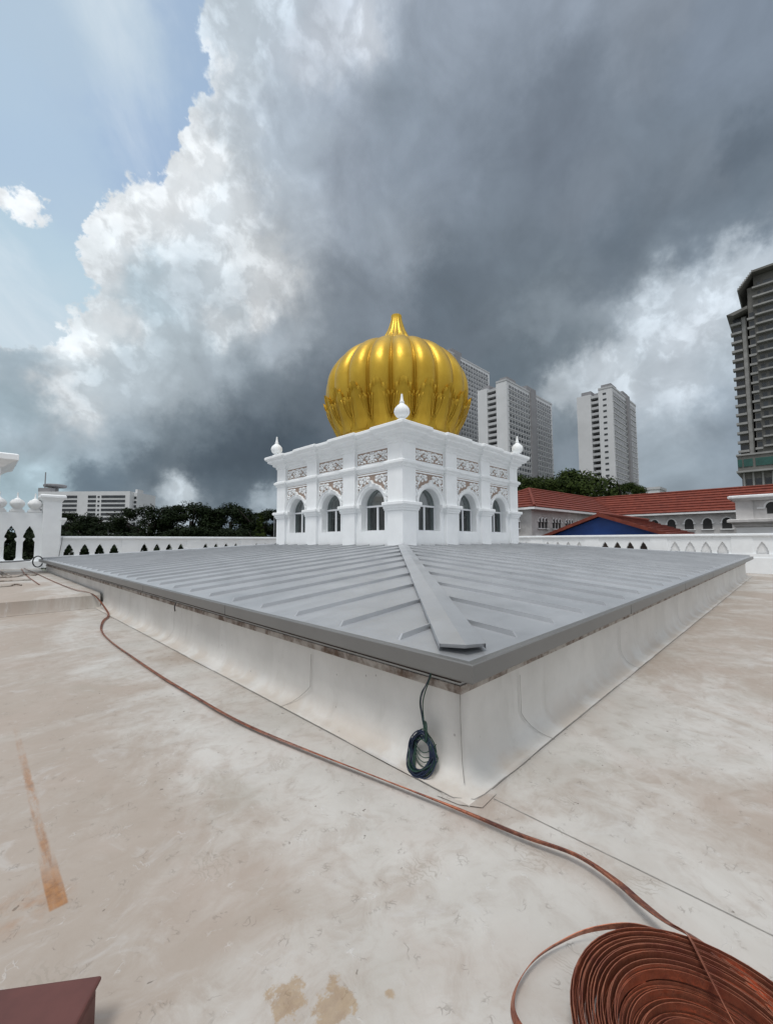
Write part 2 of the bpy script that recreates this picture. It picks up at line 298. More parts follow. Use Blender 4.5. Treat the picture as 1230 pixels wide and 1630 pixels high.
def deck_material():
    m = bpy.data.materials.new('dirty_white_membrane'); m.use_nodes = True; t = NT(m.node_tree); p = t.n['Principled BSDF']
    pos = t.new('ShaderNodeNewGeometry').outputs['Position']; x, y, z = t.sep(pos)
    flat = t.comb(x, y, 0.0)
    base = t.mix(t.ss(t.noise(flat, 1.1, 8, .62, .6), .32, .68), (.465, .442, .405), (.560, .542, .508))
    # trodden-in brown dirt, heaviest on the left walkway and in patches along the right one
    big = t.noise(flat, .55, 8, .62, .8)
    left = t.m('MULTIPLY', t.ss(x, 1.9, .6), t.ss(y, .4, 2.2))
    right = t.m('MULTIPLY', t.ss(x, 3.5, 6.0), t.ss(y, -4, 1))
    side = t.m('MAXIMUM', left, t.m('MULTIPLY', right, .5))
    mott = t.noise(t.v('ADD', flat, (2.2, 4.4, 0)), 5.5, 8, .7, .8)
    base = t.mix(t.m('MULTIPLY', t.ss(mott, .46, .68), .42), base, (.37, .330, .290))
    dirt = t.ss(t.m('ADD', t.m('ADD', big, t.m('MULTIPLY', side, .17)), t.m('MULTIPLY', t.m('SUBTRACT', mott, .5), .25)), .44, .68)
    base = t.mix(t.m('MULTIPLY', dirt, .72), base, (.325, .260, .208))
    pink = t.ss(t.noise(flat, 1.7, 6, .6, .5), .45, .75)
    base = t.mix(t.m('MULTIPLY', pink, .28), base, (.43, .345, .295))
    green = t.ss(t.noise(t.v('ADD', flat, (7.3, 2.1, 0)), 1.4, 6, .6, .5), .55, .8)
    base = t.mix(t.m('MULTIPLY', green, .30), base, (.30, .298, .25))
    mist = t.ss(t.noise(t.v('ADD', flat, (3.3, 9.1, 0)), 3.2, 7, .65, 1.2), .56, .72)
    base = t.mix(t.m('MULTIPLY', mist, .35), base, (.53, .525, .512))
    # shoe-scuff marks: broken thin curves
    wv = t.v('ADD', flat, t.v('SCALE', t.v('SUBTRACT', t.noise(flat, 5, 4, .6, color=True), (.5, .5, .5)), scale=.25))
    vor = t.new('ShaderNodeTexVoronoi', feature='DISTANCE_TO_EDGE'); t.put(vor.inputs['Vector'], wv); vor.inputs['Scale'].default_value = 24
    line = t.ss(vor.outputs['Distance'], .09, .02)
    gate = t.ss(t.noise(flat, 12, 2, .5), .58, .70)
    scuff = t.m('MULTIPLY', line, gate)
    base = t.mix(t.m('MULTIPLY', scuff, .42), base, (.22, .19, .16))
    vor1 = t.new('ShaderNodeTexVoronoi', feature='DISTANCE_TO_EDGE'); t.put(vor1.inputs['Vector'], t.v('ADD', wv, (4.1, 1.7, 0))); vor1.inputs['Scale'].default_value = 19
    pale = t.m('MULTIPLY', t.ss(vor1.outputs['Distance'], .07, .01), t.ss(t.noise(t.v('ADD', flat, (1, 5, 0)), 10, 2, .5), .60, .72))
    base = t.mix(t.m('MULTIPLY', pale, .42), base, (.58, .57, .55))
    # ribbed sole prints
    wave = t.new('ShaderNodeTexWave'); t.put(wave.inputs['Vector'], wv); wave.inputs['Scale'].default_value = 14; wave.inputs['Distortion'].default_value = 5
    vor2 = t.new('ShaderNodeTexVoronoi'); t.put(vor2.inputs['Vector'], wv); vor2.inputs['Scale'].default_value = 3.1
    prints = t.m('MULTIPLY', t.ss(vor2.outputs['Distance'], .34, .16), t.m('MULTIPLY', t.ss(t.sep(vor2.outputs['Color'])[0], .45, .6), t.ss(wave.outputs[1], .62, .9)))
    base = t.mix(t.m('MULTIPLY', prints, .42), base, (.30, .265, .22))
    vor3 = t.new('ShaderNodeTexVoronoi'); t.put(vor3.inputs['Vector'], wv); vor3.inputs['Scale'].default_value = 11
    fleck = t.m('MULTIPLY', t.ss(vor3.outputs['Distance'], .11, .05), t.ss(t.sep(vor3.outputs['Color'])[1], .80, .86))
    base = t.mix(t.m('MULTIPLY', fleck, .75), base, (.13, .11, .09))
    # rust streak where a bar lay, and rusty brown spill
    nz = t.noise(flat, 22, 5, .65)
    nb = t.noise(flat, 7, 6, .65)
    long = t.noise(t.v('MULTIPLY', flat, (9, 1.6, 1)), 2.2, 7, .7)
    wob = t.m('MULTIPLY', t.m('SUBTRACT', t.noise(t.v('MULTIPLY', flat, (3, 1, 1)), 3, 3, .5), .5), .012)
    dx = t.m('ABSOLUTE', t.m('SUBTRACT', t.m('ADD', x, wob), .325))
    core = t.m('MULTIPLY', t.ss(dx, .027, .010), t.m('MULTIPLY', t.ss(y, 2.225, 2.245), t.ss(y, 4.9, 3.4)))
    end = t.m('MULTIPLY', t.ss(dx, .036, .026), t.m('MULTIPLY', t.ss(y, 2.225, 2.24), t.ss(y, 2.70, 2.36)))
    core = t.m('MULTIPLY', core, t.ss(long, .36, .66, .05, .72))
    streak = t.m('MAXIMUM', core, t.m('MULTIPLY', end, t.ss(long, .25, .6, .55, .9)))
    halo = t.m('MULTIPLY', t.ss(t.v('DISTANCE', flat, (.24, 2.33, 0)), .20, .02), .55)
    streak = t.m('MAXIMUM', streak, t.m('MULTIPLY', halo, t.ss(nb, .35, .65)))
    base = t.mix(streak, base, t.mix(t.ss(nz, .35, .7), (.36, .165, .055), (.22, .10, .04)))
    sp = t.m('MINIMUM', t.v('DISTANCE', flat, (.80, 1.27, 0)), t.v('DISTANCE', flat, (.90, 1.14, 0)))
    sp = t.ss(t.m('ADD', sp, t.m('MULTIPLY', t.m('SUBTRACT', t.noise(flat, 13, 6, .7), .5), .28)), .075, .045)
    sp2 = t.ss(t.m('ADD', t.v('DISTANCE', flat, (1.05, 1.04, 0)), t.m('MULTIPLY', t.m('SUBTRACT', nz, .5), .05)), .02, .008)
    base = t.mix(t.m('MULTIPLY', t.m('MAXIMUM', sp, sp2), .62), base, t.mix(t.ss(nz, .4, .65), (.34, .225, .11), (.27, .165, .075)))
    t.put(p.inputs['Base Color'], base)
    t.put(p.inputs['Roughness'], t.ss(big, .3, .7, .5, .75)); p.inputs['Specular IOR Level'].default_value = .35
    b = t.new('ShaderNodeBump'); b.inputs['Strength'].default_value = .5; b.inputs['Distance'].default_value = .008
    h = t.m('ADD', t.noise(flat, 4, 6, .6), t.m('SUBTRACT', t.m('MULTIPLY', pale, .25), t.m('MULTIPLY', scuff, .4)))
    t.put(b.inputs['Height'], h); t.l.new(b.outputs[0], p.inputs['Normal'])
    return m
def membrane_wall_material():
    m = bpy.data.materials.new('white_membrane_upstand'); m.use_nodes = True; t = NT(m.node_tree); p = t.n['Principled BSDF']
    pos = t.new('ShaderNodeNewGeometry').outputs['Position']; x, y, z = t.sep(pos)
    st = t.v('MULTIPLY', pos, (1, 1, .22))
    c = t.mix(t.ss(t.noise(pos, 1.6, 6, .6), .3, .7), (.57, .56, .53), (.66, .65, .62))
    drip = t.m('MULTIPLY', t.ss(t.noise(st, 3.4, 7, .65, .3), .55, .75), .38)
    c = t.mix(drip, c, (.40, .385, .35))
    low = t.m('MULTIPLY', t.ss(z, .20, .0), t.ss(t.noise(pos, 2.3, 6, .6), .35, .6))
    c = t.mix(t.m('MULTIPLY', low, .5), c, (.46, .38, .30))
    v = t.new('ShaderNodeTexVoronoi'); t.put(v.inputs['Vector'], pos); v.inputs['Scale'].default_value = 9
    fl = t.m('MULTIPLY', t.ss(v.outputs['Distance'], .10, .05), t.ss(t.sep(v.outputs['Color'])[0], .86, .9))
    c = t.mix(t.m('MULTIPLY', fl, .5), c, (.2, .18, .16))
    t.put(p.inputs['Base Color'], c); p.inputs['Roughness'].default_value = .5; p.inputs['Specular IOR Level'].default_value = .35
    b = t.new('ShaderNodeBump'); b.inputs['Strength'].default_value = .55; b.inputs['Distance'].default_value = .05
    t.put(b.inputs['Height'], t.noise(t.v('MULTIPLY', pos, (1, 1, .6)), 2.2, 4, .5)); t.l.new(b.outputs[0], p.inputs['Normal'])
    return m
def ribbon_material(name, pitch, frac, glass, wall):
    m = bpy.data.materials.new(name); m.use_nodes = True; t = NT(m.node_tree); p = t.n['Principled BSDF']
    pos = t.new('ShaderNodeNewGeometry').outputs['Position']; x, y, z = t.sep(pos)
    u = t.m('DIVIDE', t.m('ADD', x, y), pitch); f = t.m('FRACT', u)
    rv = t.new('ShaderNodeTexWhiteNoise', noise_dimensions='2D'); t.put(rv.inputs['Vector'], t.comb(t.m('FLOOR', u), t.m('FLOOR', t.m('DIVIDE', z, 1.7)), 0.0))
    g = t.mix(rv.outputs[0], tuple(q * .55 for q in glass), tuple(min(1, q * 2.2) for q in glass))
    k = t.m('LESS_THAN', f, frac); t.put(p.inputs['Base Color'], t.mix(k, wall, g)); t.put(p.inputs['Roughness'], t.m('MULTIPLY_ADD', k, -.5, .7))
    return m
def copper_material(name, dark):
    m = bpy.data.materials.new(name); m.use_nodes = True; t = NT(m.node_tree); p = t.n['Principled BSDF']
    pos = t.new('ShaderNodeNewGeometry').outputs['Position']
    n = t.noise(pos, 9, 7, .7, .5); n2 = t.noise(pos, 60, 4, .6)
    c = t.mix(t.ss(n, .35, .62), dark, (.50, .20, .12))
    c = t.mix(t.m('MULTIPLY', t.ss(n2, .55, .7), .5), c, (.16, .06, .045))
    t.put(p.inputs['Base Color'], c); t.put(p.inputs['Metallic'], t.ss(n, .3, .6, .35, .85)); t.put(p.inputs['Roughness'], t.ss(n2, .3, .7, .35, .6))
    return m
def gold_material():
    m = bpy.data.materials.new('gold_paint'); m.use_nodes = True; t = NT(m.node_tree); p = t.n['Principled BSDF']
    pos = t.new('ShaderNodeNewGeometry').outputs['Position']
    n = t.noise(pos, 1.4, 6, .6); n2 = t.noise(pos, 14, 4, .6)
    c = t.mix(t.ss(n, .3, .7), (.46, .285, .028), (.55, .36, .042))
    t.put(p.inputs['Base Color'], c); p.inputs['Metallic'].default_value = .74
    t.put(p.inputs['Roughness'], t.ss(n2, .3, .7, .36, .48)); p.inputs['Specular IOR Level'].default_value = .5
    b = t.new('ShaderNodeBump'); b.inputs['Strength'].default_value = .12; b.inputs['Distance'].default_value = .05
    t.put(b.inputs['Height'], t.noise(pos, 3.5, 5, .6)); t.l.new(b.outputs[0], p.inputs['Normal'])
    return m
def glass_material(name, tint, clear, rough=.03):
    m = bpy.data.materials.new(name); m.use_nodes = True; t = NT(m.node_tree)
    out = t.n['Material Output']; t.n.remove(t.n['Principled BSDF'])
    tr = t.new('ShaderNodeBsdfTransparent'); tr.inputs[0].default_value = (*tint, 1)
    gl = t.new('ShaderNodeBsdfGlossy'); gl.inputs[0].default_value = (.8, .85, .85, 1); gl.inputs['Roughness'].default_value = rough
    mx = t.new('ShaderNodeMixShader'); mx.inputs[0].default_value = 1 - clear
    t.l.new(tr.outputs[0], mx.inputs[1]); t.l.new(gl.outputs[0], mx.inputs[2]); t.l.new(mx.outputs[0], out.inputs[0])
    return m
def tile_material():
    m = bpy.data.materials.new('red_clay_tile'); m.use_nodes = True; t = NT(m.node_tree); p = t.n['Principled BSDF']
    pos = t.new('ShaderNodeNewGeometry').outputs['Position']
    vor = t.new('ShaderNodeTexVoronoi'); t.put(vor.inputs['Vector'], pos); vor.inputs['Scale'].default_value = 3.2
    c = t.mix(t.sep(vor.outputs['Color'])[0], (.145, .030, .018), (.20, .045, .026))
    c = t.mix(t.m('MULTIPLY', t.ss(t.noise(pos, .8, 6, .65), .5, .75), .45), c, (.105, .030, .022))
    t.put(p.inputs['Base Color'], c); p.inputs['Roughness'].default_value = .65; p.inputs['Specular IOR Level'].default_value = .3
    b = t.new('ShaderNodeBump'); b.inputs['Strength'].default_value = .4; b.inputs['Distance'].default_value = .04
    t.put(b.inputs['Height'], t.noise(pos, 6, 3, .5)); t.l.new(b.outputs[0], p.inputs['Normal'])
    return m
def leaf_material(name, dark, light):
    m = bpy.data.materials.new(name); m.use_nodes = True; t = NT(m.node_tree); p = t.n['Principled BSDF']
    g = t.new('ShaderNodeNewGeometry')
    n = t.noise(g.outputs['Position'], .55, 5, .6)
    f = t.m('ADD', t.m('MULTIPLY', g.outputs['Random Per Island'], .55), t.m('MULTIPLY', t.ss(n, .3, .7), .45))
    t.put(p.inputs['Base Color'], t.mix(f, dark, light)); p.inputs['Roughness'].default_value = .6; p.inputs['Specular IOR Level'].default_value = .06
    return m
def metal_roof_material():
    m = bpy.data.materials.new('grey_roof_sheet'); m.use_nodes = True; t = NT(m.node_tree); p = t.n['Principled BSDF']
    pos = t.new('ShaderNodeNewGeometry').outputs['Position']
    n = t.noise(pos, .9, 6, .6, .5)
    c = t.mix(t.ss(n, .3, .7), (.42, .435, .45), (.49, .505, .52))
    c = t.mix(t.m('MULTIPLY', t.ss(t.noise(pos, 3.1, 7, .7, .8), .58, .74), .25), c, (.53, .54, .545))
    c = t.mix(t.m('MULTIPLY', t.ss(t.noise(t.v('MULTIPLY', pos, (.5, 2.2, 1)), 1.3, 7, .65, .5), .5, .72), .22), c, (.28, .285, .29))
    t.put(p.inputs['Base Color'], c); p.inputs['Metallic'].default_value = .5
    t.put(p.inputs['Roughness'], t.ss(t.noise(pos, 2.2, 6, .6), .3, .7, .34, .52))
    b = t.new('ShaderNodeBump'); b.inputs['Strength'].default_value = .22; b.inputs['Distance'].default_value = .03
    t.put(b.inputs['Height'], t.noise(pos, 1.7, 3, .5)); t.l.new(b.outputs[0], p.inputs['Normal'])
    return m

M = dict(
    deck=deck_material(), upstand=membrane_wall_material(), gold=gold_material(), roof=metal_roof_material(), tile=tile_material(),
    copper=copper_material('copper_tape', (.11, .042, .034)), copper_coil=copper_material('copper_coil_tape', (.20, .060, .038)),
    white=mat('white_paint', (.84, .865, .875), .55, var=.03, scale=2.5, bump=.06, bscale=18),
    white_old=mat('white_render', (.78, .79, .79), .7, var=.05, scale=1.2, col2=(.55, .56, .56), amount=.3, bump=.1),
    stain=mat('stained_white_stone', (.56, .55, .54), .8, var=.12, scale=.9, col2=(.33, .32, .31), amount=.8, bump=.15),
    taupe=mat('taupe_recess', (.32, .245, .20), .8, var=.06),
    fascia=mat('grey_fascia', (.165, .165, .16), .42, .2, var=.05, scale=1.3),
    dark=mat('dark_gap', (.03, .03, .03), .8),
    rusty=mat('rusty_bar', (.13, .085, .06), .7, .2, var=.25, scale=14, col2=(.48, .45, .41), amount=.9),
    timber_shade=mat('dark_timber_shade', (.05, .036, .028), .8, var=.3, scale=8),  # brown taken nearly to black to carry the eave and shed shade
    line=mat('dirty_lap_edge', (.30, .285, .262), .8, var=.3, scale=9),
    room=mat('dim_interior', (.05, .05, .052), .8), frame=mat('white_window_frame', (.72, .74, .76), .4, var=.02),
    pane=glass_material('window_pane', (.35, .4, .4), .90), fan=glass_material('fanlight_pane', (.25, .32, .32), .72),
    cable_g=mat('green_cable_sheath', (.008, .045, .030), .4, var=.3, scale=20), cable_b=mat('blue_cable_sheath', (.006, .016, .045), .4, var=.3, scale=20),
    black=mat('black_rubber', (.02, .02, .021), .5), maroon=mat('plain_maroon', (.105, .036, .030), .6, var=.15, scale=6),
    blue=mat('blue_gable_board', (.008, .05, .22), .55, var=.1, scale=1.5),
    tower_w=mat('tower_white', (.62, .63, .64), .7, var=.05, scale=.12, col2=(.52, .53, .54), amount=.2), tower_g=mat('tower_grey', (.25, .25, .26), .7, var=.08, scale=.2),
    tower_s=mat('tower_wall_stripe', (.47, .48, .49), .7, var=.05, scale=.2),
    ribbon=ribbon_material('ribbon_window', 2.9, .78, (.05, .055, .06), (.47, .48, .49)), ribbon_d=ribbon_material('dark_ribbon_window', 2.9, .72, (.03, .035, .038), (.13, .128, .12)),
    glass_d=mat('dark_window', (.035, .04, .045), .2, var=.3, scale=.5), concrete=mat('weathered_concrete', (.155, .152, .14), .8, var=.12, scale=.3),
    concrete_l=mat('pale_balcony', (.29, .29, .28), .8, var=.1, scale=.3), green_glass=mat('green_glass', (.02, .085, .07), .2, var=.2, scale=.4),
    leaf_d=leaf_material('dark_leaves', (.004, .008, .003), (.016, .026, .009)), leaf_m=leaf_material('mid_leaves', (.009, .018, .005), (.046, .066, .014)),
    leaf_l=leaf_material('bright_leaves', (.02, .04, .01), (.075, .11, .025)), bark=mat('bark', (.03, .024, .018), .9, var=.3, scale=4),
    ground=mat('ground_mix', (.10, .11, .08), .9, var=.3, scale=.05, col2=(.2, .2, .19), amount=.6), steel=mat('grey_steel', (.3, .31, .32), .4, .6),
)

# ---------------------------------------------------------------- setting: ground and roof decks
g = MB(); g.poly([(-3000, -3000, -9), (3000, -3000, -9), (3000, 3000, -9), (-3000, 3000, -9)]); struct(g.build('ground', M['ground']))
g = MB(); g.box(-14, 25.0, -14, 25.0, -8.99, 0); struct(g.build('roof_deck', M['deck']))
g = MB()
up_prof = [(-14, 11.38, .004), (-14, 11.42, .05), (-14, 11.46, .28), (-14, 11.56, .33), (-14, 24.2, .33)]
g.grid([[(2.16, q[1], q[2]) for q in up_prof], [(-14, q[1], q[2]) for q in up_prof]])
struct(g.build('raised_deck', M['deck'], smooth=50))
# lap joints of the roof membrane on the deck
def lap(pts, w=.006, z=.003):
    g = MB(); P = [Vector((p[0], p[1])) for p in pts]; rows = []
    for i, p in enumerate(P):
        d = (P[min(i + 1, len(P) - 1)] - P[max(i - 1, 0)]).normalized(); n = Vector((d.y, -d.x)) * w / 2
        zz = pts[i][2] if len(pts[i]) > 2 else 0
        rows.append([(p.x + n.x, p.y + n.y, z + zz), (p.x - n.x, p.y - n.y, z + zz)])
    g.grid(rows); return g
def wobbly(p, q, n, a):
    r = random.Random(int(p[0] * 100 + q[1] * 10)); out = []
    for i in range(n + 1):
        f = i / n; out.append((p[0] + (q[0] - p[0]) * f + r.uniform(-a, a), p[1] + (q[1] - p[1]) * f + r.uniform(-a, a)))
    return out
for i, (p, q) in enumerate([((2.215, 1.33), (2.21, -9)), ((-9, -1.2), (1.0, -1.25))]):
    struct(lap(wobbly(p, q, 30, .004)).build('deck_lap_joint', M['line']))

# ---------------------------------------------------------------- upstand under the metal roof
WX, WY, FX, FY = 2.22, 1.56, 22.2, 21.9        # wall faces
up = thing('roof_upstand', (2.22, 1.56, 0), 'low white membrane-covered wall carrying the grey metal roof, with rusty bar along its top', 'upstand')
rect = [(WX, WY), (FX, WY), (FX, FY), (WX, FY)]
g = MB(); prof = [(.172, .004), (.165, .007), (.11, .012), (.06, .035), (.025, .08), (.006, .14), (0, .22), (0, .60)]
def fine_edge(poly, step):
    out = []
    for i, p in enumerate(poly):
        q = poly[(i + 1) % len(poly)]; L = math.dist(p, q); n = max(1, int(L / step))
        for k in range(n): out.append((p[0] + (q[0] - p[0]) * k / n, p[1] + (q[1] - p[1]) * k / n))
    return out
wr = random.Random(3)
fe = fine_edge(rect, .16); g.sweep(fe, prof)
m_ = len(prof)                                  # loose membrane: the cove bulges and sags a little
for i in range(len(fe)):
    x, y = fe[i]; corner = min(math.dist(fe[i], c) for c in rect) < .25
    if corner: continue
    b = .012 * math.sin(x * 2.1 + y * 1.7) + .008 * math.sin(x * 5.3 + y * 4.1) + wr.uniform(-.003, .003)
    for k in range(1, m_ - 2):
        px_, py_, pz_ = g.v[i * m_ + k]
        nx, ny = (-1, 0) if abs(x - WX) < 1e-6 else ((0, -1) if abs(y - WY) < 1e-6 else (0, 0))
        g.v[i * m_ + k] = (px_ + nx * b, py_ + ny * b, pz_ + abs(b) * .3)
upw = g.build('membrane_wall', M['upstand'], up, smooth=True)
g = MB(); g.sweep(rect, [(.004, .535), (.016, .535), (.016, .588), (.004, .588)]); g.build('termination_bar', M['rusty'], up, bevel=.004)
g = MB(); g.sweep(rect, [(-.002, .589), (-.002, .70)]); g.build('timber_plate', M['timber_shade'], up)  # plate and soffit colour darkened to carry the shade of the eave gap
g = MB(); g.sweep(rect, [(-.012, .699), (.19, .699)]); g.build('soffit', M['timber_shade'], up)
def vlap(side, c, dz=0.):
    pts = [(o + .004, z + .002) for o, z in prof[:-1]] + [(.004, .55)]
    g = MB(); w = .0035
    def at(o, z, e): return (WX - o, c + e, z) if side == 'l' else (c + e, WY - o, z)
    rr = random.Random(int(c * 97)); rows = []
    fin = []
    for a, b in zip(pts, pts[1:]):
        for k in range(5): fin.append((a[0] + (b[0] - a[0]) * k / 5, a[1] + (b[1] - a[1]) * k / 5))
    for o, z in fin:
        e = dz * max(0, .2 - z) * 1.2 + .004 * math.sin(z * 17 + c)
        rows.append([at(o + .012 * (z < .5), z, e - w), at(o + .012 * (z < .5), z, e + w)])
    g.grid(rows); g.build('membrane_lap', M['line'], upw)
for c, dz in ((3.16, 1), (6.7, .6), (9.9, -.5), (13.1, .6), (16.4, .5)): vlap('l', c, dz)
for c, dz in ((2.98, .8), (5.45, .6), (8.7, .5), (11.9, .6), (15.2, .6), (18.4, .5)): vlap('r', c, dz)
g = lap([(2.047, 21), (2.046, 12), (2.05, 6), (2.047, 3), (2.047, 1.50), (2.12, 1.40), (2.20, 1.385), (4, 1.388), (9, 1.386), (22, 1.388)], .007, .009); g.build('flashing_edge', M['line'], upw)
g = MB(); g.tube([(WX - .004, WY - .004, .55), (WX - .008, WY - .006, .4), (WX - .012, WY - .012, .25), (WX - .03, WY - .03, .13), (WX - .07, WY - .07, .05)], .0025, 5); g.build('corner_lap', M['line'], upw)
# corner patch
g = MB(); g.poly([(2.00, 1.58, .0065), (2.02, 1.44, .0065), (2.09, 1.33, .0065), (2.26, 1.34, .0065), (2.28, 1.383, .0065), (2.12, 1.395, .0065), (2.045, 1.47, .0065), (2.043, 1.58, .0065)]); g.build('corner_patch', M['deck'], upw)

# ---------------------------------------------------------------- hipped standing-seam metal roof
EX, EY, EFX, EFY, EZ = 2.0, 1.324, 22.41, 22.12, .80     # eaves
PX, PY, PW, PZ = 8.52, 7.84, 6.81, 1.36                  # pavilion footprint
QX, QY = PX + PW, PY + PW
mr = thing('metal_roof', (EX, EY, EZ), 'wide grey standing-seam metal roof sloping up to the domed pavilion', 'metal roof')
E_ = [(EX, EY), (EFX, EY), (EFX, EFY), (EX, EFY)]; P_ = [(PX, PY), (QX, PY), (QX, QY), (PX, QY)]
def plane_pt(k, s, f):
    """point on roof plane k at distance s along its eave, fraction f up the slope (perpendicular to eave)"""
    a, b = Vector(E_[k]), Vector(E_[(k + 1) % 4]); d = (b - a).normalized(); n = Vector((-d.y, d.x))
    pa, pb = Vector(P_[k]), Vector(P_[(k + 1) % 4]); depth = (pa - a).dot(n)
    q = a + d * s + n * depth * f
    return (q.x, q.y, EZ + (PZ - EZ) * f)
for k in range(4):
    a, b = Vector(E_[k]), Vector(E_[(k + 1) % 4]); d = (b - a).normalized(); L = (b - a).length
    pa, pb = Vector(P_[k]), Vector(P_[(k + 1) % 4]); h0 = (pa - a).dot(d); h1 = (pb - a).dot(d)
    g = MB(); pl = []
    N = 24
    rows = []
    for j in range(7):
        f = j / 6; rows.append([plane_pt(k, (h0 * f) + (L + (h1 - L) * f - h0 * f) * i / N, f) for i in range(N + 1)])
    g.grid(rows)
    n = Vector((-d.y, d.x)); depth = (pa - a).dot(n)
    first, step = (.78, .655) if k == 0 else ((L - .68) % .655, .655)
    s = first; i = 0
    while s < L - .1:
        fmax = min(1, s / h0 if s < h0 else 1, (L - s) / (L - h1) if s > h1 else 1)
        f0 = .13 / depth
        if fmax > f0 + .02:
            p0, p1 = Vector(plane_pt(k, s, f0)), Vector(plane_pt(k, s, fmax)); w = Vector((d.x, d.y, 0)) * .0075
            t0 = Vector(plane_pt(k, s, f0 + .035 / depth)); up_ = Vector((0, 0, .037))
            dn = Vector((0, 0, -.003))
            g.add([p0 - w * 1.5 + dn, p0 + w * 1.5 + dn, p1 + w + dn, p1 - w + dn, t0 - w + up_, t0 + w + up_, p1 + w + up_, p1 - w + up_],
                  [(0, 1, 5, 4), (1, 2, 6, 5), (3, 0, 4, 7), (4, 5, 6, 7), (2, 3, 7, 6)])
        s += step
    g.build('roof_plane', M['roof'], mr)
    # hip cap, folded over the hip in two lengths
    A, B = Vector((*E_[k], EZ)), Vector((*P_[k], PZ))
    u = (B - A).normalized(); side = Vector((u.y, -u.x, 0)).normalized(); LL = (B - A).length
    for j, (l0, l1) in enumerate(((.16, 3.25), (3.22, LL - .02))):
        g = MB(); zz = .042 + .006 * (1 - j); hw = .145 - .008 * j
        lip = Vector((0, 0, -.036))
        rows = []
        for l, cut in ((l0, .11 if j == 0 else 0), (l1, 0)):
            c = A + u * l; top = Vector((0, 0, zz + .02))
            e = Vector((0, 0, zz - .004)); cu = u * cut
            rows.append([c - side * hw + e + cu + lip, c - side * hw + e + cu, c + top, c + side * hw + e + cu, c + side * hw + e + cu + lip])
        g.grid(rows)
        r0 = rows[0]; dn2 = Vector((0, 0, -.03))
        g.add([r0[1], r0[2], r0[3], r0[3] + dn2 + u * .03, r0[2] + dn2 + u * .03, r0[1] + dn2 + u * .03], [(0, 1, 4, 5), (1, 2, 3, 4)])
        g.build('hip_cap', M['roof'], mr, bevel=.003)
    # joints between the fascia lengths
    s = 3.05 if k in (0, 2) else 2.4; nx, ny = d.y, -d.x
    while s < L - .5:
        def fr(X, Y, Z, a=a, d=d, nx=nx, ny=ny): return (a.x + d.x * X + nx * Y, a.y + d.y * X + ny * Y, Z)
        g = MB(); g.box(s - .003, s + .003, .004, .0135, .7045, EZ + .003, fr); g.build('fascia_joint', M['dark'], mr); s += 3.05
g = MB(); g.sweep(E_, [(-.12, EZ + .002), (-.03, EZ + .006), (.006, EZ + .012), (.013, EZ + .006), (.012, .712), (.008, .703), (-.004, .700), (-.02, .703)]); g.build('fascia', M['fascia'], mr, bevel=.002)

# ---------------------------------------------------------------- pavilion
pv = thing('pavilion', (PX + PW / 2, PY + PW / 2, PZ), 'square white pavilion with arched windows and floral relief panels under the golden dome', 'pavilion')
def face(k):
    def f(s, n, z):
        return [(PX + s, PY - n, z), (QX + n, PY + s, z), (QX - s, QY + n, z), (PX - n, QY - s, z)][k]
    return f
PIL = [(0, .6), (2.07, 2.67), (4.14, 4.74), (6.21, 6.81)]; BAY = [(.6, 2.07), (2.67, 4.14), (4.74, 6.21)]
def plan(p, b):
    out = []
    for k in range(4):
        f = face(k)
        pts = [(-p, p)] if False else []
        out.append(f(-p, p, 0)[:2])
        for i, (s0, s1) in enumerate(PIL):
            if i > 0: out.append(f(s0, b, 0)[:2]); out.append(f(s0, p, 0)[:2])
            if i < 3: out.append(f(s1, p, 0)[:2]); out.append(f(s1, b, 0)[:2])
    return out
CAP = [(0, 2.372), (.03, 2.385), (.03, 2.43), (.065, 2.455), (.065, 2.505), (.12, 2.545), (.12, 2.615), (.10, 2.63), (-.02, 2.635)]
nb, RO = -.10, .52
def arch_pts(c, r, z, n=20): return [(c + r * math.cos(math.pi - math.pi * i / n), z + r * math.sin(math.pi * i / n)) for i in range(n + 1)]
wall = MB()
for k in range(4):
    f = face(k)
    for b0, b1 in BAY:
        c = (b0 + b1) / 2; a = arch_pts(c, RO, 2.58)
        wall.poly([f(b0, nb, PZ), f(b1, nb, PZ), f(b1, nb, 1.80), f(b0, nb, 1.80)])
        left = [(b0, 1.8), (c - RO, 1.8)] + a[:11] + [(c, 3.66), (b0, 3.66)]
        right = [(b1, 1.8), (b1, 3.66), (c, 3.66)] + a[10:] + [(c + RO, 1.8)]
        wall.poly([f(s, nb, z) for s, z in left]); wall.poly([f(s, nb, z) for s, z in right])
        wall.poly([f(b0, nb, 3.66), f(b1, nb, 3.66), f(b1, nb, 4.36), f(b0, nb, 4.36)])
        jam = [(c - RO, 1.8)] + a + [(c + RO, 1.8)]
        for p, q in zip(jam, jam[1:] + jam[:1]): wall.poly([f(p[0], nb, p[1]), f(q[0], nb, q[1]), f(q[0], -.46, q[1]), f(p[0], -.46, p[1])])
        # inner face
        wall.poly([f(b0, -.5, PZ), f(b1, -.5, PZ), f(b1, -.5, 1.80), f(b0, -.5, 1.80)])
        wall.poly([f(s, -.5, z) for s, z in left]); wall.poly([f(s, -.5, z) for s, z in right])
        wall.poly([f(b0, -.5, 3.66), f(b1, -.5, 3.66), f(b1, -.5, 4.36), f(b0, -.5, 4.36)])
wall.build('wall', M['white'], pv)
g = MB(); g.box(PX + .52, QX - .52, PY + .52, QY - .52, PZ + .005, PZ + .02); g.box(PX + .52, QX - .52, PY + .52, QY - .52, 4.2, 4.34); g.box(PX + 2.0, QX - 2.0, PY + 2.0, QY - 2.0, PZ + .021, 4.19); g.build('interior_floor_and_blocker', M['room'], pv)  # floor, ceiling and an added central block keeping daylight from showing through
g = MB()
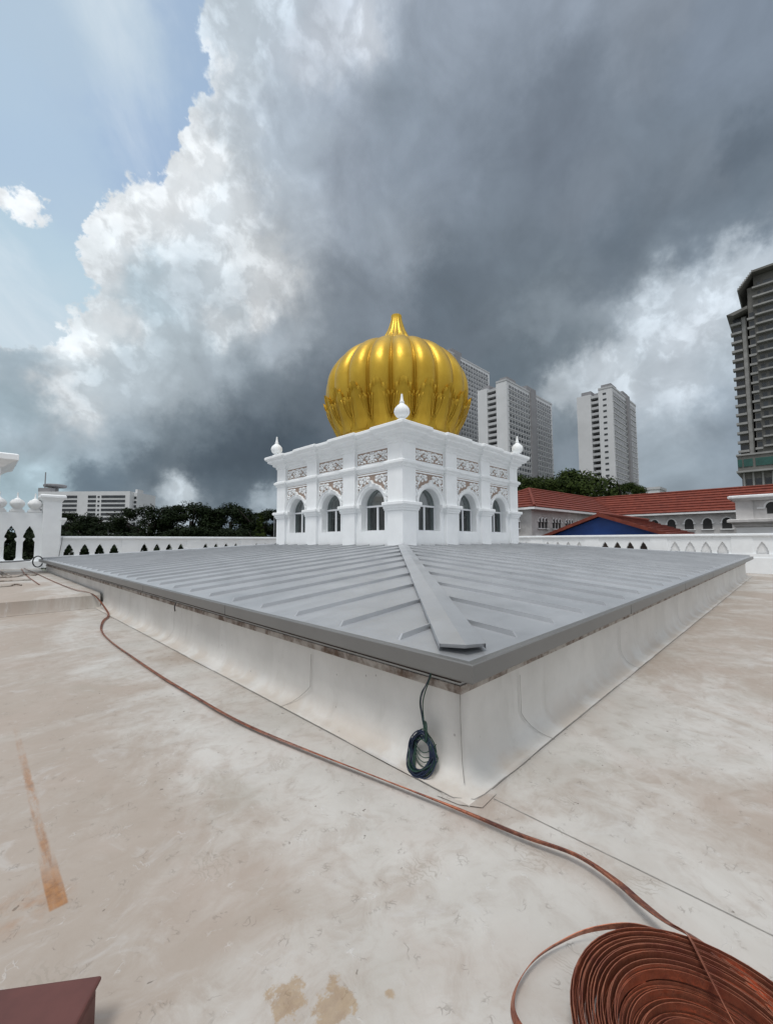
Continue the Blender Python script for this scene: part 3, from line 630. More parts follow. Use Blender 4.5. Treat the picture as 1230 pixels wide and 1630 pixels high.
for k in range(4):                                # dark lining between the windows; the dimness of the room is its colour
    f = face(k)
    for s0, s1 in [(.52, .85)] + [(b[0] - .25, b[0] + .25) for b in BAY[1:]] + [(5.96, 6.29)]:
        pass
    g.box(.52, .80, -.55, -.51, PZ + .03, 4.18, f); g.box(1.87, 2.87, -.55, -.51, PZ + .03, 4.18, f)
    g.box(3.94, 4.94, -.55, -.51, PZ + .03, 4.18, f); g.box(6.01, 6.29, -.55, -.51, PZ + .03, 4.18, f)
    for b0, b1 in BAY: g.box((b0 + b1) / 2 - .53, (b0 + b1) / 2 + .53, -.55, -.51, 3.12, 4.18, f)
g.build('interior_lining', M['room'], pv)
for k in range(4):
    f = face(k)
    for i, (s0, s1) in enumerate(PIL[:3]):
        g = MB(); d0 = -.5 if i else -.6
        g.box(s0, s1, d0, 0, PZ, 2.372, f); g.box(s0 + .004, s1 - .004, d0 + .004, -.004, 2.372, 3.66, f); g.box(s0 + .002, s1 - .002, d0 + .002, -.002, 3.84, 4.36, f)
        p = g.build('pilaster', M['white'], pv, bevel=.008)
        g = MB(); rc = [f(s0, 0, 0)[:2], f(s1, 0, 0)[:2], f(s1, d0, 0)[:2], f(s0, d0, 0)[:2]]
        g.sweep(rc, CAP); g.build('capital', M['white'], p)
g = MB(); g.sweep(plan(0, nb), [(-.3, 3.62), (.0, 3.63), (.03, 3.655), (.03, 3.70), (.09, 3.745), (.09, 3.81), (.06, 3.835), (.02, 3.86), (-.05, 3.865)]); g.build('string_course', M['white'], pv, bevel=.004)
g = MB(); cprof = [(-.2, 4.335), (.0, 4.34), (.03, 4.36), (.03, 4.42), (.07, 4.45), (.13, 4.48), (.13, 4.545), (.20, 4.575), (.28, 4.62), (.28, 4.68), (.34, 4.72), (.37, 4.76), (.37, 4.835), (.33, 4.86), (.05, 4.90)]
g.sweep(plan(0, nb), cprof); g.build('cornice', M['white'], pv, bevel=.004)
g = MB(); g.poly([(PX - .10, PY - .10, 4.893), (QX + .10, PY - .10, 4.893), (QX + .10, QY + .10, 4.893), (PX - .10, QY + .10, 4.893)]); g.build('roof_slab', M['white'], pv)
# windows, arch rings, panels and reliefs: one set of meshes per bay
def blob(g, f, s, z, a, b, ang, n0, h, n=8):
    a *= 1.14; b *= 1.16; ca, sa = math.cos(ang), math.sin(ang); rim = []; top = []
    for i in range(n):
        t = 2 * math.pi * i / n; u, v = a * math.cos(t), b * math.sin(t)
        rim.append(f(s + u * ca - v * sa, n0, z + u * sa + v * ca)); u *= .7; v *= .7
        top.append(f(s + u * ca - v * sa, n0 + h, z + u * sa + v * ca))
    o = [*rim, *top]
    g.add(o, [(i, (i + 1) % n, n + (i + 1) % n, n + i) for i in range(n)] + [tuple(range(n, 2 * n))])
def scroll(g, f, s, z, r, turn, start, sgn, n0, h, w=.016):
    for i in range(15):
        t = i / 14; a = start + sgn * t * turn; rr = r * (1 - .6 * t)
        blob(g, f, s + rr * math.cos(a), z + rr * math.sin(a), r * .24, w, a + math.pi / 2, n0, h, 6)
rr_ = random.Random(11)
def petals(g, f, s, z, r, n, n0, h, ph=0.):
    for i in range(n):
        a = ph + 2 * math.pi * i / n; blob(g, f, s + r * .62 * math.cos(a), z + r * .62 * math.sin(a), r * .46, r * .30, a, n0, h)
    blob(g, f, s, z, r * .3, r * .3, 0, n0, h * 1.4)
def mirrored(fn, c):
    fn(lambda s: s, 1); fn(lambda s: 2 * c - s, -1)
for k in range(4):
    f = face(k)
    for b0, b1 in BAY:
        c = (b0 + b1) / 2; n1 = nb + .004
        # frieze panel
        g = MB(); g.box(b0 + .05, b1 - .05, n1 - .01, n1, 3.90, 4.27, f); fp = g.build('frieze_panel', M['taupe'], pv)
        g = MB(); n2 = n1; h = .028; zc = 4.075
        petals(g, f, c, zc, .12, 6, n2, h)
        for sg in (1, -1):
            scroll(g, f, c + sg * .25, zc + .015, .105, 5.2, math.pi / 2 * (1 - sg) + .6 * sg, sg, n2, h, .022)
            scroll(g, f, c + sg * .48, zc - .01, .10, 5.0, math.pi / 2 * (1 + sg) - .5 * sg, -sg, n2, h, .022)
            for ds, dz, a, b_, an in ((.15, .10, .06, .03, .6), (.15, -.10, .06, .03, -.6), (.37, .11, .07, .03, -.3), (.36, -.10, .07, .03, .4), (.25, .0, .045, .04, 0), (.48, 0, .045, .04, 0),
                                      (.59, .10, .05, .028, .9), (.59, -.10, .05, .028, -.9), (.62, .0, .035, .05, 0), (.28, .135, .05, .022, 0), (.47, -.13, .055, .024, 0), (.50, .12, .05, .024, .3), (.05, .14, .05, .02, .2), (.06, -.14, .05, .02, -.2)):
                blob(g, f, c + sg * ds, zc + dz, a, b_, an * sg, n2, h)
        g.build('floral_relief', M['white'], fp)
        # spandrel panel round the arch
        g = MB(); ro = .58; a = arch_pts(c, ro, 2.58)
        left = [(b0 + .03, 2.64), (c - ro, 2.64)] + [q for q in a[:11] if q[1] > 2.66] + [(c, 3.60), (b0 + .03, 3.60)]
        right = [(b1 - .03, 2.64), (b1 - .03, 3.60), (c, 3.60)] + [q for q in a[10:] if q[1] > 2.66] + [(c + ro, 2.64)]
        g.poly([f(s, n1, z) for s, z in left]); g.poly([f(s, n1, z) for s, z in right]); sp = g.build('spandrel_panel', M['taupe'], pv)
        g = MB(); g.box(b0 + .05, b1 - .05, n1 + .0005, n1 + .018, 3.535, 3.575, f); g.box(b0 + .045, b0 + .075, n1 + .0005, n1 + .018, 2.80, 3.53, f); g.box(b1 - .075, b1 - .045, n1 + .0005, n1 + .018, 2.80, 3.53, f)
        for sg in (1, -1):
            for ds, dz, r_, tn, st, dr in ((.55, 3.37, .105, 5.2, 1.2, 1), (.32, 3.40, .085, 4.6, 3.0, -1), (.62, 3.10, .075, 4.5, .4, 1)):
                scroll(g, f, c + sg * ds, dz, r_, tn, st if sg > 0 else math.pi - st, dr * sg, n1, .026, .02)
            for ds, dz, a_, b_, an in ((.20, 3.46, .08, .035, .2), (.22, 3.36, .05, .03, 1.2), (.43, 3.47, .07, .03, -.3), (.44, 3.33, .07, .035, -.8), (.52, 3.22, .07, .035, -.9), (.64, 3.24, .05, .03, .5),
                                      (.60, 2.98, .04, .07, 0), (.65, 2.87, .03, .06, 0), (.62, 3.46, .06, .035, .2), (.34, 3.30, .05, .028, -.6), (.55, 3.37, .045, .045, 0), (.32, 3.40, .04, .04, 0), (.16, 3.36, .025, .05, .3), (.565, 3.10, .03, .05, .4)):
                blob(g, f, c + sg * ds, dz, a_, b_, an * sg, n1, .026)
        g.build('floral_relief', M['white'], sp)
        # scalloped arch ring with a point at the crown, and imposts either side
        g = MB(); N = 66; rows = []
        for i in range(N + 1):
            t = i / N; an = math.pi * (1 - t); lob = abs(math.sin(t * math.pi * 11))
            o = .655 + .028 * lob + .10 * max(0, 1 - abs(t - .5) / .045)
            pt = lambda r_, n_: f(c + r_ * math.cos(an), n_, 2.63 + (r_ - 0.0) * math.sin(an) - .05 * (1 if r_ < .6 else 1) * math.sin(an) * 1.0)
            rows.append([pt(RO + .0, -.16), pt(RO + .0, -.085), pt(RO + .03, -.06), pt(RO + .045, -.06), pt(RO + .055, -.035), pt(o - .06 * lob * .6, -.03), pt(o - .012, .005), pt(o, .0), pt(o, n1)])
        g.grid(rows)
        g.build('arch_ring', M['white'], pv, smooth=35)
        for s_a, s_b in ((b0 + .001, c - RO + .008), (c + RO - .008, b1 - .001)):
            g = MB()
            for z0, z1, nn in ((2.40, 2.4505, -.07), (2.45, 2.5205, -.04), (2.52, 2.625, .0)): g.box(s_a, s_b, nb - .001 if nn else nb - .15, nn, z0, z1, f)
            g.build('impost', M['white'], pv)
        # window
        g = MB(); w0, w1 = -.36, -.32
        g.box(c - RO + .001, c + RO - .001, w0, w1 + .02, 2.545, 2.60, f); g.box(c - .035, c + .035, w0, w1 + .01, 1.801, 2.544, f)
        g.box(c - RO + .001, c - RO + .03, w0, w1, 1.801, 2.544, f); g.box(c + RO - .03, c + RO - .001, w0, w1, 1.801, 2.544, f)
        g.box(c - RO + .031, c - .036, w0, w1, 1.801, 1.83, f); g.box(c + .036, c + RO - .031, w0, w1, 1.801, 1.83, f)
        wf = g.build('window', M['frame'], pv)
        g = MB(); g.poly([f(s, -.345, z) for s, z in ((c - RO + .02, 1.82), (c + RO - .02, 1.82), (c + RO - .02, 2.55), (c - RO + .02, 2.55))]); g.build('pane', M['pane'], wf)
        g = MB(); g.poly([f(s, -.345, z) for s, z in arch_pts(c, RO - .003, 2.58)]); g.build('fanlight', M['fan'], wf)
# corner finials on the cornice
for q in ((PX - .02, PY - .02), (QX + .02, PY - .02), (QX + .02, QY + .02), (PX - .02, QY + .02)):
    g = MB(); pr = [(.0, -.06), (.21, -.06), (.21, .0), (.16, .03), (.10, .07), (.09, .10), (.15, .13), (.205, .20), (.225, .28), (.205, .37), (.15, .44), (.09, .49), (.06, .53), (.075, .56), (.05, .60), (.035, .70), (.025, .80), (.0, .81)]
    g.lathe(pr, (*q, 4.90), 40, lambda t, z: 1 + (.045 * abs(math.sin(t * 2 * math.pi * 6)) - .02 if .12 < z < .5 else 0)); g.build('finial', M['white'], pv, smooth=40)

# ---------------------------------------------------------------- golden ribbed dome
DX, DY = PX + PW / 2, PY + PW / 2
dome = thing('golden_dome', (DX, DY, 4.9), 'large golden ribbed onion dome with leaf collar and fluted tip on the white pavilion', 'dome')
NL, PH0 = 20, R(224.85) + R(3)
DP = [(2.26, 4.90), (2.27, 5.15), (2.29, 5.38), (2.36, 5.56), (2.50, 5.85), (2.64, 6.20), (2.77, 6.62), (2.84, 7.0), (2.86, 7.35), (2.83, 7.7), (2.75, 7.97), (2.61, 8.25), (2.41, 8.53), (2.16, 8.78), (1.87, 8.99), (1.55, 9.16), (1.24, 9.28), (.96, 9.37), (.70, 9.43), (.45, 9.47), (.2, 9.49)]
def prof_r(z):
    for (r0, z0), (r1, z1) in zip(DP, DP[1:]):
        if z0 <= z <= z1: return r0 + (r1 - r0) * (z - z0) / (z1 - z0)
    return DP[-1][0]
def smooth_prof(pts, sub=4):
    out = []
    for i in range(len(pts) - 1):
        p0, p1, p2, p3 = pts[max(i - 1, 0)], pts[i], pts[i + 1], pts[min(i + 2, len(pts) - 1)]
        for k in range(sub):
            t = k / sub
            out.append(tuple(.5 * (2 * p1[j] + (p2[j] - p0[j]) * t + (2 * p0[j] - 5 * p1[j] + 4 * p2[j] - p3[j]) * t * t + (3 * p1[j] - p0[j] - 3 * p2[j] + p3[j]) * t ** 3) for j in (0, 1)))
    return out + [pts[-1]]
TS = [-.5, -.488, -.472, -.455, -.435, -.40, -.35, -.27, -.18, -.09, 0, .09, .18, .27, .35, .40, .435, .455, .472, .488]
def lobe(t): return 1 - .075 * abs(2 * t) ** 2.6
DPS = smooth_prof(DP)
g = MB(); rows = []
for r, z in DPS:
    fade = min(1, max(0, (z - 5.5) / .5)); row = []
    for j in range(NL):
        for t in TS:
            a = PH0 + 2 * math.pi * (j + t) / NL
            bead = .012 * fade if abs(abs(t) - .5) < .002 else (-.008 * fade if abs(t) > .465 else 0)
            rr = r * (1 + (lobe(t) - 1) * fade) + bead * min(1, r)
            row.append((DX + rr * math.cos(a), DY + rr * math.sin(a), z - (1 - lobe(t)) * .25 * (1 if z > 9.0 else 0)))
    rows.append(row)
g.rings(rows, cap=False); g.build('shell', M['gold'], dome, smooth=50)
# thin raised ribs between the lobes
for j in range(NL):
    g = MB(); a = PH0 + 2 * math.pi * (j + .5) / NL
    g.tube([(DX + (r * .925 + .012) * math.cos(a), DY + (r * .925 + .012) * math.sin(a), z - (.019 if z > 9.0 else 0)) for r, z in DPS if 5.7 < z < 9.40], .022, 6); g.build('rib', M['gold'], dome, smooth=True)
# moulded ring under the leaves
g = MB(); n_ = 160; rg = []
for i in range(n_):
    a = 2 * math.pi * i / n_; rg.append((DX + 2.345 * math.cos(a), DY + 2.345 * math.sin(a), 5.42))
g.tube(rg, .045, 8, closed=True); g.build('base_ring', M['gold'], dome, smooth=True)
# acanthus leaves, one over each lobe
def leaf_top(s):
    s = abs(s)
    if s < .34: return .90 + .10 * math.sqrt(max(0, 1 - (s / .345) ** 2))
    if s < .68: return .80 + .085 * math.sqrt(max(0, 1 - ((s - .51) / .175) ** 2))
    return .66 + .085 * math.sqrt(max(0, 1 - ((s - .84) / .165) ** 2))
def leaf_mesh(j):
    g = MB(); nS, nH = 48, 26; Z0, Z1 = 5.50, 7.08; front = []; 
    for ih in range(nH + 1):
        h = ih / nH; row = []
        for i in range(nS + 1):
            s = -1 + 2 * i / nS; top = leaf_top(s); w = .40 + .58 * min(1, (h * 1.6)) ** .55
            hz = h * top; z = Z0 + (Z1 - Z0) * hz
            s2 = s * w * (1 - .03 * h * h)
            t = s2 * .5
            curl = max(0, (h - .84) / .16)
            vein = .008 * math.cos(s * math.pi * 3.0) * min(1, h * 1.5) + .012 * max(0, 1 - abs(s) * 9) * h
            r = prof_r(z) * (1 + (lobe(t) * .985 + .015 - 1) * min(1, max(0, (z - 5.5) / .5))) + .018 + .036 * h + vein + .075 * curl ** 1.6 * (1 if abs(s) < .96 else .6)
            if abs(s) > .985: r -= .05
            zz = z - .055 * curl ** 2.2
            a = PH0 + 2 * math.pi * (j + t) / NL
            row.append((DX + r * math.cos(a), DY + r * math.sin(a), zz))
        front.append(row)
    # returned lip so that the leaf has thickness
    back = []
    for i in range(nS + 1):
        p = front[-1][i]; dx, dy = p[0] - DX, p[1] - DY; L = math.hypot(dx, dy)
        back.append((DX + dx * (L - .13) / L, DY + dy * (L - .13) / L, p[2] - .07))
    g.grid(front + [back]); return g
for j in range(NL): leaf_mesh(j).build('leaf', M['gold'], dome, smooth=60)
# looped scrolls in the gaps between leaves
for j in range(NL):
    g = MB()
    for q, (ww, zt, zb) in enumerate(((.30, 6.55, 5.74), (.17, 6.5, 5.92))):
        pts = []
        for i in range(17):
            u = -1 + i / 8; t = .5 + ww * u * .9; z = zb + (zt - zb) * abs(u) ** 2.2
            a = PH0 + 2 * math.pi * (j + t) / NL; tt = ((t + .5) % 1) - .5; r = prof_r(z) * lobe(tt) + .055 + .05 * (z - 5.6)
            pts.append((DX + r * math.cos(a), DY + r * math.sin(a), z))
        g.tube(pts, .017, 5)
    g.build('scroll', M['gold'], dome, smooth=True)
# fluted tip with scalloped skirt
TP = [(.84, 9.415), (.88, 9.46), (.78, 9.55), (.65, 9.67), (.55, 9.80), (.455, 9.96), (.375, 10.12), (.31, 10.30), (.255, 10.48), (.225, 10.62), (.22, 10.75), (.10, 10.755), (.0, 10.755)]
g = MB(); g.lathe([(r, z - 4.9) for r, z in smooth_prof(TP[:11], 3) + TP[11:]], (DX, DY, 4.9), 120, lambda t, z: 1 - (.16 if z < 4.95 else .09) * (1 - abs(math.sin((t * 12 + .25) * math.pi))) ** (1.3))
g.build('tip', M['gold'], dome, smooth=60)
g = MB()
for j in range(NL):                                # small scallop where each lobe meets the tip
    a = PH0 + 2 * math.pi * j / NL; c = Vector((DX + 1.06 * math.cos(a), DY + 1.06 * math.sin(a), 9.345)); tg = Vector((-math.sin(a), math.cos(a), 0))
    g.tube([c + tg * (.13 * math.cos(u)) + Vector((math.cos(a), math.sin(a), -.3)) * (.07 * math.sin(u)) for u in [math.pi * i / 8 for i in range(9)]], .030, 6)
g.build('scallop_ring', M['gold'], dome, smooth=True)

# ---------------------------------------------------------------- pierced parapets
ARCH = [(-.205, .0), (-.205, .15), (-.165, .165), (-.175, .20), (-.168, .26), (-.14, .315), (-.115, .33), (-.115, .36), (-.09, .42), (-.045, .48), (0, .545)]
def pierced(g, f, s0, s1, c, z0, z1, out, nf, nbk):
    left = [(c + s, z0 + z) for s, z in out]; right = [(c - s, z0 + z) for s, z in reversed(out)]
    for n in (nf, nbk):
        g.poly([f(s, n, z) for s, z in [(s0, z0)] + left + [(c, z1), (s0, z1)]])
        g.poly([f(s, n, z) for s, z in [(s1, z0), (s1, z1), (c, z1)] + right])
    pts = left + right[1:]
    for p, q in zip(pts, pts[1:]): g.poly([f(p[0], nf, p[1]), f(q[0], nf, q[1]), f(q[0], nbk, q[1]), f(p[0], nbk, p[1])])
    g.poly([f(left[0][0], nf, z0), f(right[-1][0], nf, z0), f(right[-1][0], nbk, z0), f(left[0][0], nbk, z0)])
def parapet(name_label, f, first, groups, s_lo, s_hi, closed, loc, zbase):
    t = thing('parapet_wall', loc, name_label, 'parapet wall'); g = MB(); pitch = .61; per = 3.19; Z0, Z1 = .87, 1.62
    spans = []
    for k in groups:
        s0 = first + per * k; a0, a1 = s0 - pitch / 2, s0 + pitch * 3.5
        for j in range(4): pierced(g, f, a0 + pitch * j, a0 + pitch * (j + 1), s0 + pitch * j, Z0, Z1, ARCH, 0, -.16)
        spans.append((a0, a1)); 
        if k in closed:
            p = MB(); p.box(a0 + .02, a1 - .02, -.11, -.07, Z0 + .002, Z1 - .03, f); p.build('niche_panel', M['white_old'], t)
    edges = [s_lo] + [q for sp in spans for q in sp] + [s_hi]
    w = g.build('pierced_panel', M['white'], t)
    for a, b in zip(edges[0::2], edges[1::2]):
        if b - a > .05:
            g = MB(); g.box(a, b, -.19, .03, Z0, Z1, f); g.build('pier', M['white'], t, bevel=.006)
    g = MB(); g.box(s_lo, s_hi, -.20, .06, zbase, Z0, f); g.box(s_lo, s_hi, -.20, .10, zbase, .70, f); g.build('plinth', M['white'], t, bevel=.008)
    g = MB()
    for z0, z1, n in ((Z1, 1.665, .05), (1.6655, 1.745, .10), (1.7455, 1.78, .07)): g.box(s_lo, s_hi, -.18 - n, n, z0, z1, f)
    g.build('coping', M['white'], t, bevel=.012)
    return t
parapet('white pierced parapet behind the left eave, dark trees showing through its small cusped openings', lambda s, n, z: (s, 24.5 - n, z), 3.29, range(0, 7), 2.9, 24.3, (), (13.6, 24.5, .3), .32)
parapet('white pierced parapet on the right below red roofs, some cusped niches walled up', lambda s, n, z: (24.5 - n, -s, z), -7.50 - 3.19 * 4, [0, 1, 2, 3, 4, 5, 6, 7, 8], -24.2, 13, (3, 5, 6, 7, 8), (24.5, 5, 0), .002)
# taller screen wall with pot finials, on the left
sw = thing('screen_wall', (0, 24.5, .33), 'tall white screen wall with waisted openings and a row of ribbed pot finials', 'screen wall')
fs = lambda s, n, z: (s, 24.5 - n, z)
TALL = [(-.13, .0), (-.205, .10), (-.205, .80), (-.135, .93), (-.135, .965), (-.215, 1.02), (-.20, 1.10), (-.145, 1.25), (-.13, 1.32), (-.07, 1.42), (0, 1.54)]
SW0 = .64
g = MB()
cs = [1.83 - .615 * i for i in range(12)]
for c in cs: pierced(g, fs, c - .3075, c + .3075, c, SW0 + .06, 2.52, TALL, .05, -.15)
s0 = cs[-1] - .3075
g.box(s0, 2.1375, -.15, .05, .332, SW0 + .06, fs); g.box(s0, 2.1375, -.15, .05, 2.52, 2.84, fs); g.box(2.1376, 2.249, -.15, .05, .332, 2.84, fs)
g.build('wall_panel', M['white'], sw)
g = MB(); g.box(s0, 2.25, -.2, .45, .332, .66, fs); g.build('plinth', M['white'], sw, bevel=.01)
for i in range(11):
    c = 1.975 - .6 * i; g = MB()
    g.box(c - .25, c + .25, -.16, .06, 2.845, 2.93, fs); g.box(c - .20, c + .20, -.14, .04, 2.931, 3.0, fs)
    p = g.build('finial_base', M['white_old'], sw, bevel=.01)
    g = MB(); g.lathe([(0, 0), (.13, 0), (.20, .08), (.255, .20), (.25, .28), (.20, .36), (.19, .39), (.14, .40), (.07, .46), (.035, .50), (.03, .60), (.03, .71), (0, .72)], (c, 24.55, 3.0), 32, lambda t, z: 1 + (.05 * abs(math.sin(t * 2 * math.pi * 6)) if .05 < z < .35 else 0)); g.build('finial', M['white_old'], p, smooth=40)
pr_ = thing('gate_pier', (2.59, 24.5, .33), 'tall plain white pier with a flared cap at the end of the screen wall', 'pier')
g = MB(); rc = [(2.25, 24.32), (2.93, 24.32), (2.93, 24.92), (2.25, 24.92)]
g.sweep(rc, [(0, .34), (0, 3.36), (.03, 3.42), (.10, 3.52), (.14, 3.56), (.14, 3.64), (.10, 3.69), (-.3, 3.70)]); g.build('shaft', M['white'], pr_, bevel=.01)
g = MB(); g.sweep([(2.96, 24.40), (3.02, 24.40), (3.02, 24.84), (2.96, 24.84)], [(-.0, 2.30), (.10, 2.55), (.10, 2.63), (0, 2.64), (-.03, 2.64)]); g.build('bracket', M['white'], pr_)
# corner turret out on the far left: its cornice pokes in
tt = thing('corner_turret', (-.7, 20, .33), 'white moulded cornice corner at the far left edge above the screen wall', 'turret')
g = MB(); g.box(-2.6, .62, 19.9, 22.4, .332, 4.16); g.build('body', M['white'], tt)
g = MB(); g.sweep([(-2.6, 19.9), (.62, 19.9), (.62, 22.4), (-2.6, 22.4)], [(0, 4.165), (.08, 4.18), (.16, 4.26), (.30, 4.36), (.44, 4.42), (.44, 4.60), (.38, 4.64), (0, 4.68), (-1.2, 4.7)]); g.build('cornice', M['white'], tt)

# ---------------------------------------------------------------- copper tape and cables on the deck
def resample(pts, n):
    return [Vector(p) for p in smooth3(pts, n)]
def smooth3(pts, sub):
    out = []
    for i in range(len(pts) - 1):
        p0, p1, p2, p3 = pts[max(i - 1, 0)], pts[i], pts[i + 1], pts[min(i + 2, len(pts) - 1)]
        for k in range(sub):
            t = k / sub
            out.append(tuple(.5 * (2 * p1[j] + (p2[j] - p0[j]) * t + (2 * p0[j] - 5 * p1[j] + 4 * p2[j] - p3[j]) * t * t + (3 * p1[j] - p0[j] - 3 * p2[j] + p3[j]) * t ** 3) for j in range(len(p1))))
    return out + [pts[-1]]
def tape(g, pts, w, th, tilt=lambda f: 0.):
    """flat strip swept along pts; tilt 0 lies flat, pi/2 stands on edge"""
    P = [Vector(p) for p in pts]; rings = []
    for i, p in enumerate(P):
        d = (P[min(i + 1, len(P) - 1)] - P[max(i - 1, 0)]).normalized(); side = Vector((d.y, -d.x, 0))
        side = side.normalized() if side.length > 1e-6 else Vector((1, 0, 0)); upv = side.cross(d)
        a = tilt(i / (len(P) - 1)); e = side * math.cos(a) + upv * math.sin(a); n = upv * math.cos(a) - side * math.sin(a)
        rings.append([p + e * w / 2 + n * th / 2, p + e * w / 2 - n * th / 2, p - e * w / 2 - n * th / 2, p - e * w / 2 + n * th / 2])
    g.rings(rings)
path = [(1.60, 34, .9)][1:] + [(1.70, 24.2, .36), (1.75, 20, .355), (1.76, 17, .355), (1.78, 14.7, .352), (1.84, 12.4, .35), (2.02, 11.45, .31), (2.10, 10.5, .06), (2.0, 9.8, .022), (1.84, 9.35, .022), (1.70, 8.8, .022), (1.59, 8.16, .022), (1.54, 7.28, .022), (1.54, 6.14, .02), (1.55, 4.99, .02), (1.58, 4.2, .02), (1.61, 3.53, .022),
        (1.67, 3.0, .024), (1.78, 2.35, .028), (1.89, 1.76, .03), (1.96, 1.37, .035), (2.0, 1.05, .04), (2.045, .81, .045), (2.01, .63, .05), (1.955, .52, .058), (1.90, .42, .075), (1.86, .31, .10), (1.80, .17, .105), (1.70, .06, .10)]
def shift(pts, o):
    P = [Vector(p) for p in pts]; out = []
    for i, p in enumerate(P):
        d = (P[min(i + 1, len(P) - 1)] - P[max(i - 1, 0)]); n = Vector((d.y, -d.x, 0)).normalized(); out.append(p + n * o)
    return out
pth = smooth3(path, 6)
ct = thing('copper_tape', (1.6, 4, .02), 'long tarnished copper tape running along the foot of the upstand into the copper coil', 'copper tape')
g = MB(); tape(g, pth, .026, .004, lambda f: .35 + .25 * math.sin(f * 21)); g.build('strip', M['copper'], ct)
g = MB(); tape(g, [Vector(p) + Vector((0, 0, .004 + .004 * math.sin(i * .31))) for i, p in enumerate(shift(pth, .016))], .019, .004, lambda f: .9 + .35 * math.sin(f * 17 + 1)); g.build('strip', M['copper'], ct)
# coil of copper tape standing on edge
cc = thing('copper_coil', (1.496, .237, 0), 'big coil of reddish copper tape lying on the deck at the bottom right', 'copper coil')
g = MB(); pts = []; turns = 40; per_t = 56; rr = random.Random(5); wob = [rr.uniform(-1, 1) for _ in range(200)]
def wobf(t): i = int(t) % 199; f = t - int(t); return wob[i] * (1 - f) + wob[i + 1] * f
for i in range(turns * per_t + 1):
    t = i / per_t; a = 2 * math.pi * i / per_t; r = .092 + .0067 * t + .006 * wobf(t * 3.1)
    z = .020 + .060 * (t / turns) ** 1.2 + .010 * wobf(t * 1.7 + 40) + .006 * wobf(t * 5.3 + 9)
    pts.append((1.486 + r * math.cos(a) * 1.0, .227 + r * math.sin(a), max(.018, z)))
tape(g, pts, .030, .0022, lambda f: math.pi / 2 - .12 + .1 * math.sin(f * 90)); g.build('winding', M['copper_coil'], cc)
g = MB(); pts = []; turns2 = 22
for i in range(turns2 * per_t + 1):
    t = i / per_t; a = 2 * math.pi * i / per_t + 1; r = .232 + .0060 * t + .0065 * wobf(t * 2.3 + 80)
    pts.append((1.486 + r * math.cos(a), .227 + r * math.sin(a), .088 + .016 * (t / turns2) + .010 * wobf(t * 1.9 + 120)))
tape(g, pts, .030, .0022, lambda f: math.pi / 2 + .10 * math.sin(f * 70)); g.build('winding', M['copper_coil'], cc)
g = MB(); tape(g, smooth3([(1.35, .45, .07), (1.23, .60, .05), (1.245, .69, .035), (1.33, .735, .025), (1.46, .735, .025), (1.585, .695, .03), (1.70, .62, .05), (1.78, .50, .085), (1.80, .36, .11)], 8), .028, .0025, lambda f: math.pi / 2 - .5 * math.sin(f * 3)); g.build('loose_loop', M['copper_coil'], cc)
g = MB(); tape(g, smooth3([(1.885, .40, .086), (1.83, .345, .122), (1.72, .28, .132), (1.60, .20, .12), (1.52, .13, .10), (1.49, .04, .08)], 8), .018, .002, lambda f: .5 + f); g.build('loose_end', M['copper_coil'], cc)
# second bar and tangle on the raised deck
g = MB(); tape(g, [(1.60, 24, .352), (1.45, 20.5, .35), (1.39, 17.8, .35), (1.37, 14.75, .345)], .035, .006, lambda f: .3); tag(g.build('copper_bar', M['copper']), 'straight copper bar lying on the raised deck beside the tape, far left', 'copper bar')
tg_ = thing('wire_tangle', (1.2, 18, .33), 'tangle of thin brown rods and wire on the raised deck at far left', 'wire tangle')
for i, P in enumerate(([(.6, 18.5, .35), (.97, 18.69, .35), (1.18, 18.67, .36), (1.42, 19.3, .38), (1.59, 18.87, .36), (1.72, 19.5, .36)], [(.5, 16.9, .35), (.87, 16.78, .35), (1.11, 16.69, .36), (1.35, 16.77, .35)], [(.5, 14.8, .35), (.78, 14.84, .355), (.9, 15.0, .37), (1.01, 14.86, .35)], [(.6, 23, .36), (.8, 21.0, .42), (1.0, 19.03, .36), (.9, 18.5, .36), (.7, 19.4, .40), (.85, 20.5, .36)])):
    g = MB(); g.tube(smooth3(P, 5), .022, 5); g.build('rod', M['rusty'], tg_)
hz = thing('hose_loop', (2.0, 21.9, .75), 'grey conduit ending in a loop at the far left corner of the metal roof', 'conduit')
g = MB(); g.tube([(-3, 21.6, .72), (1.12, 21.64, .75), (1.70, 21.77, .78)], .03, 6); g.build('pipe', M['steel'], hz)
g = MB(); g.tube([(1.93 + .20 * math.cos(a) * .72, 21.75 - .20 * math.cos(a) * .72, .72 + .22 * math.sin(a)) for a in [2 * math.pi * i / 20 + .3 for i in range(19)]], .022, 6); g.build('loop', M['black'], hz)
g = MB(); g.tube(smooth3([(2.99, 24.36, 1.74), (2.985, 24.36, 1.5), (2.94, 24.30, 1.2), (2.90, 24.28, .85), (2.92, 24.26, .72)], 5), .012, 5); tag(g.build('drop_cable', M['black']), 'thin black cable hanging down the foot of the white pier', 'cable')
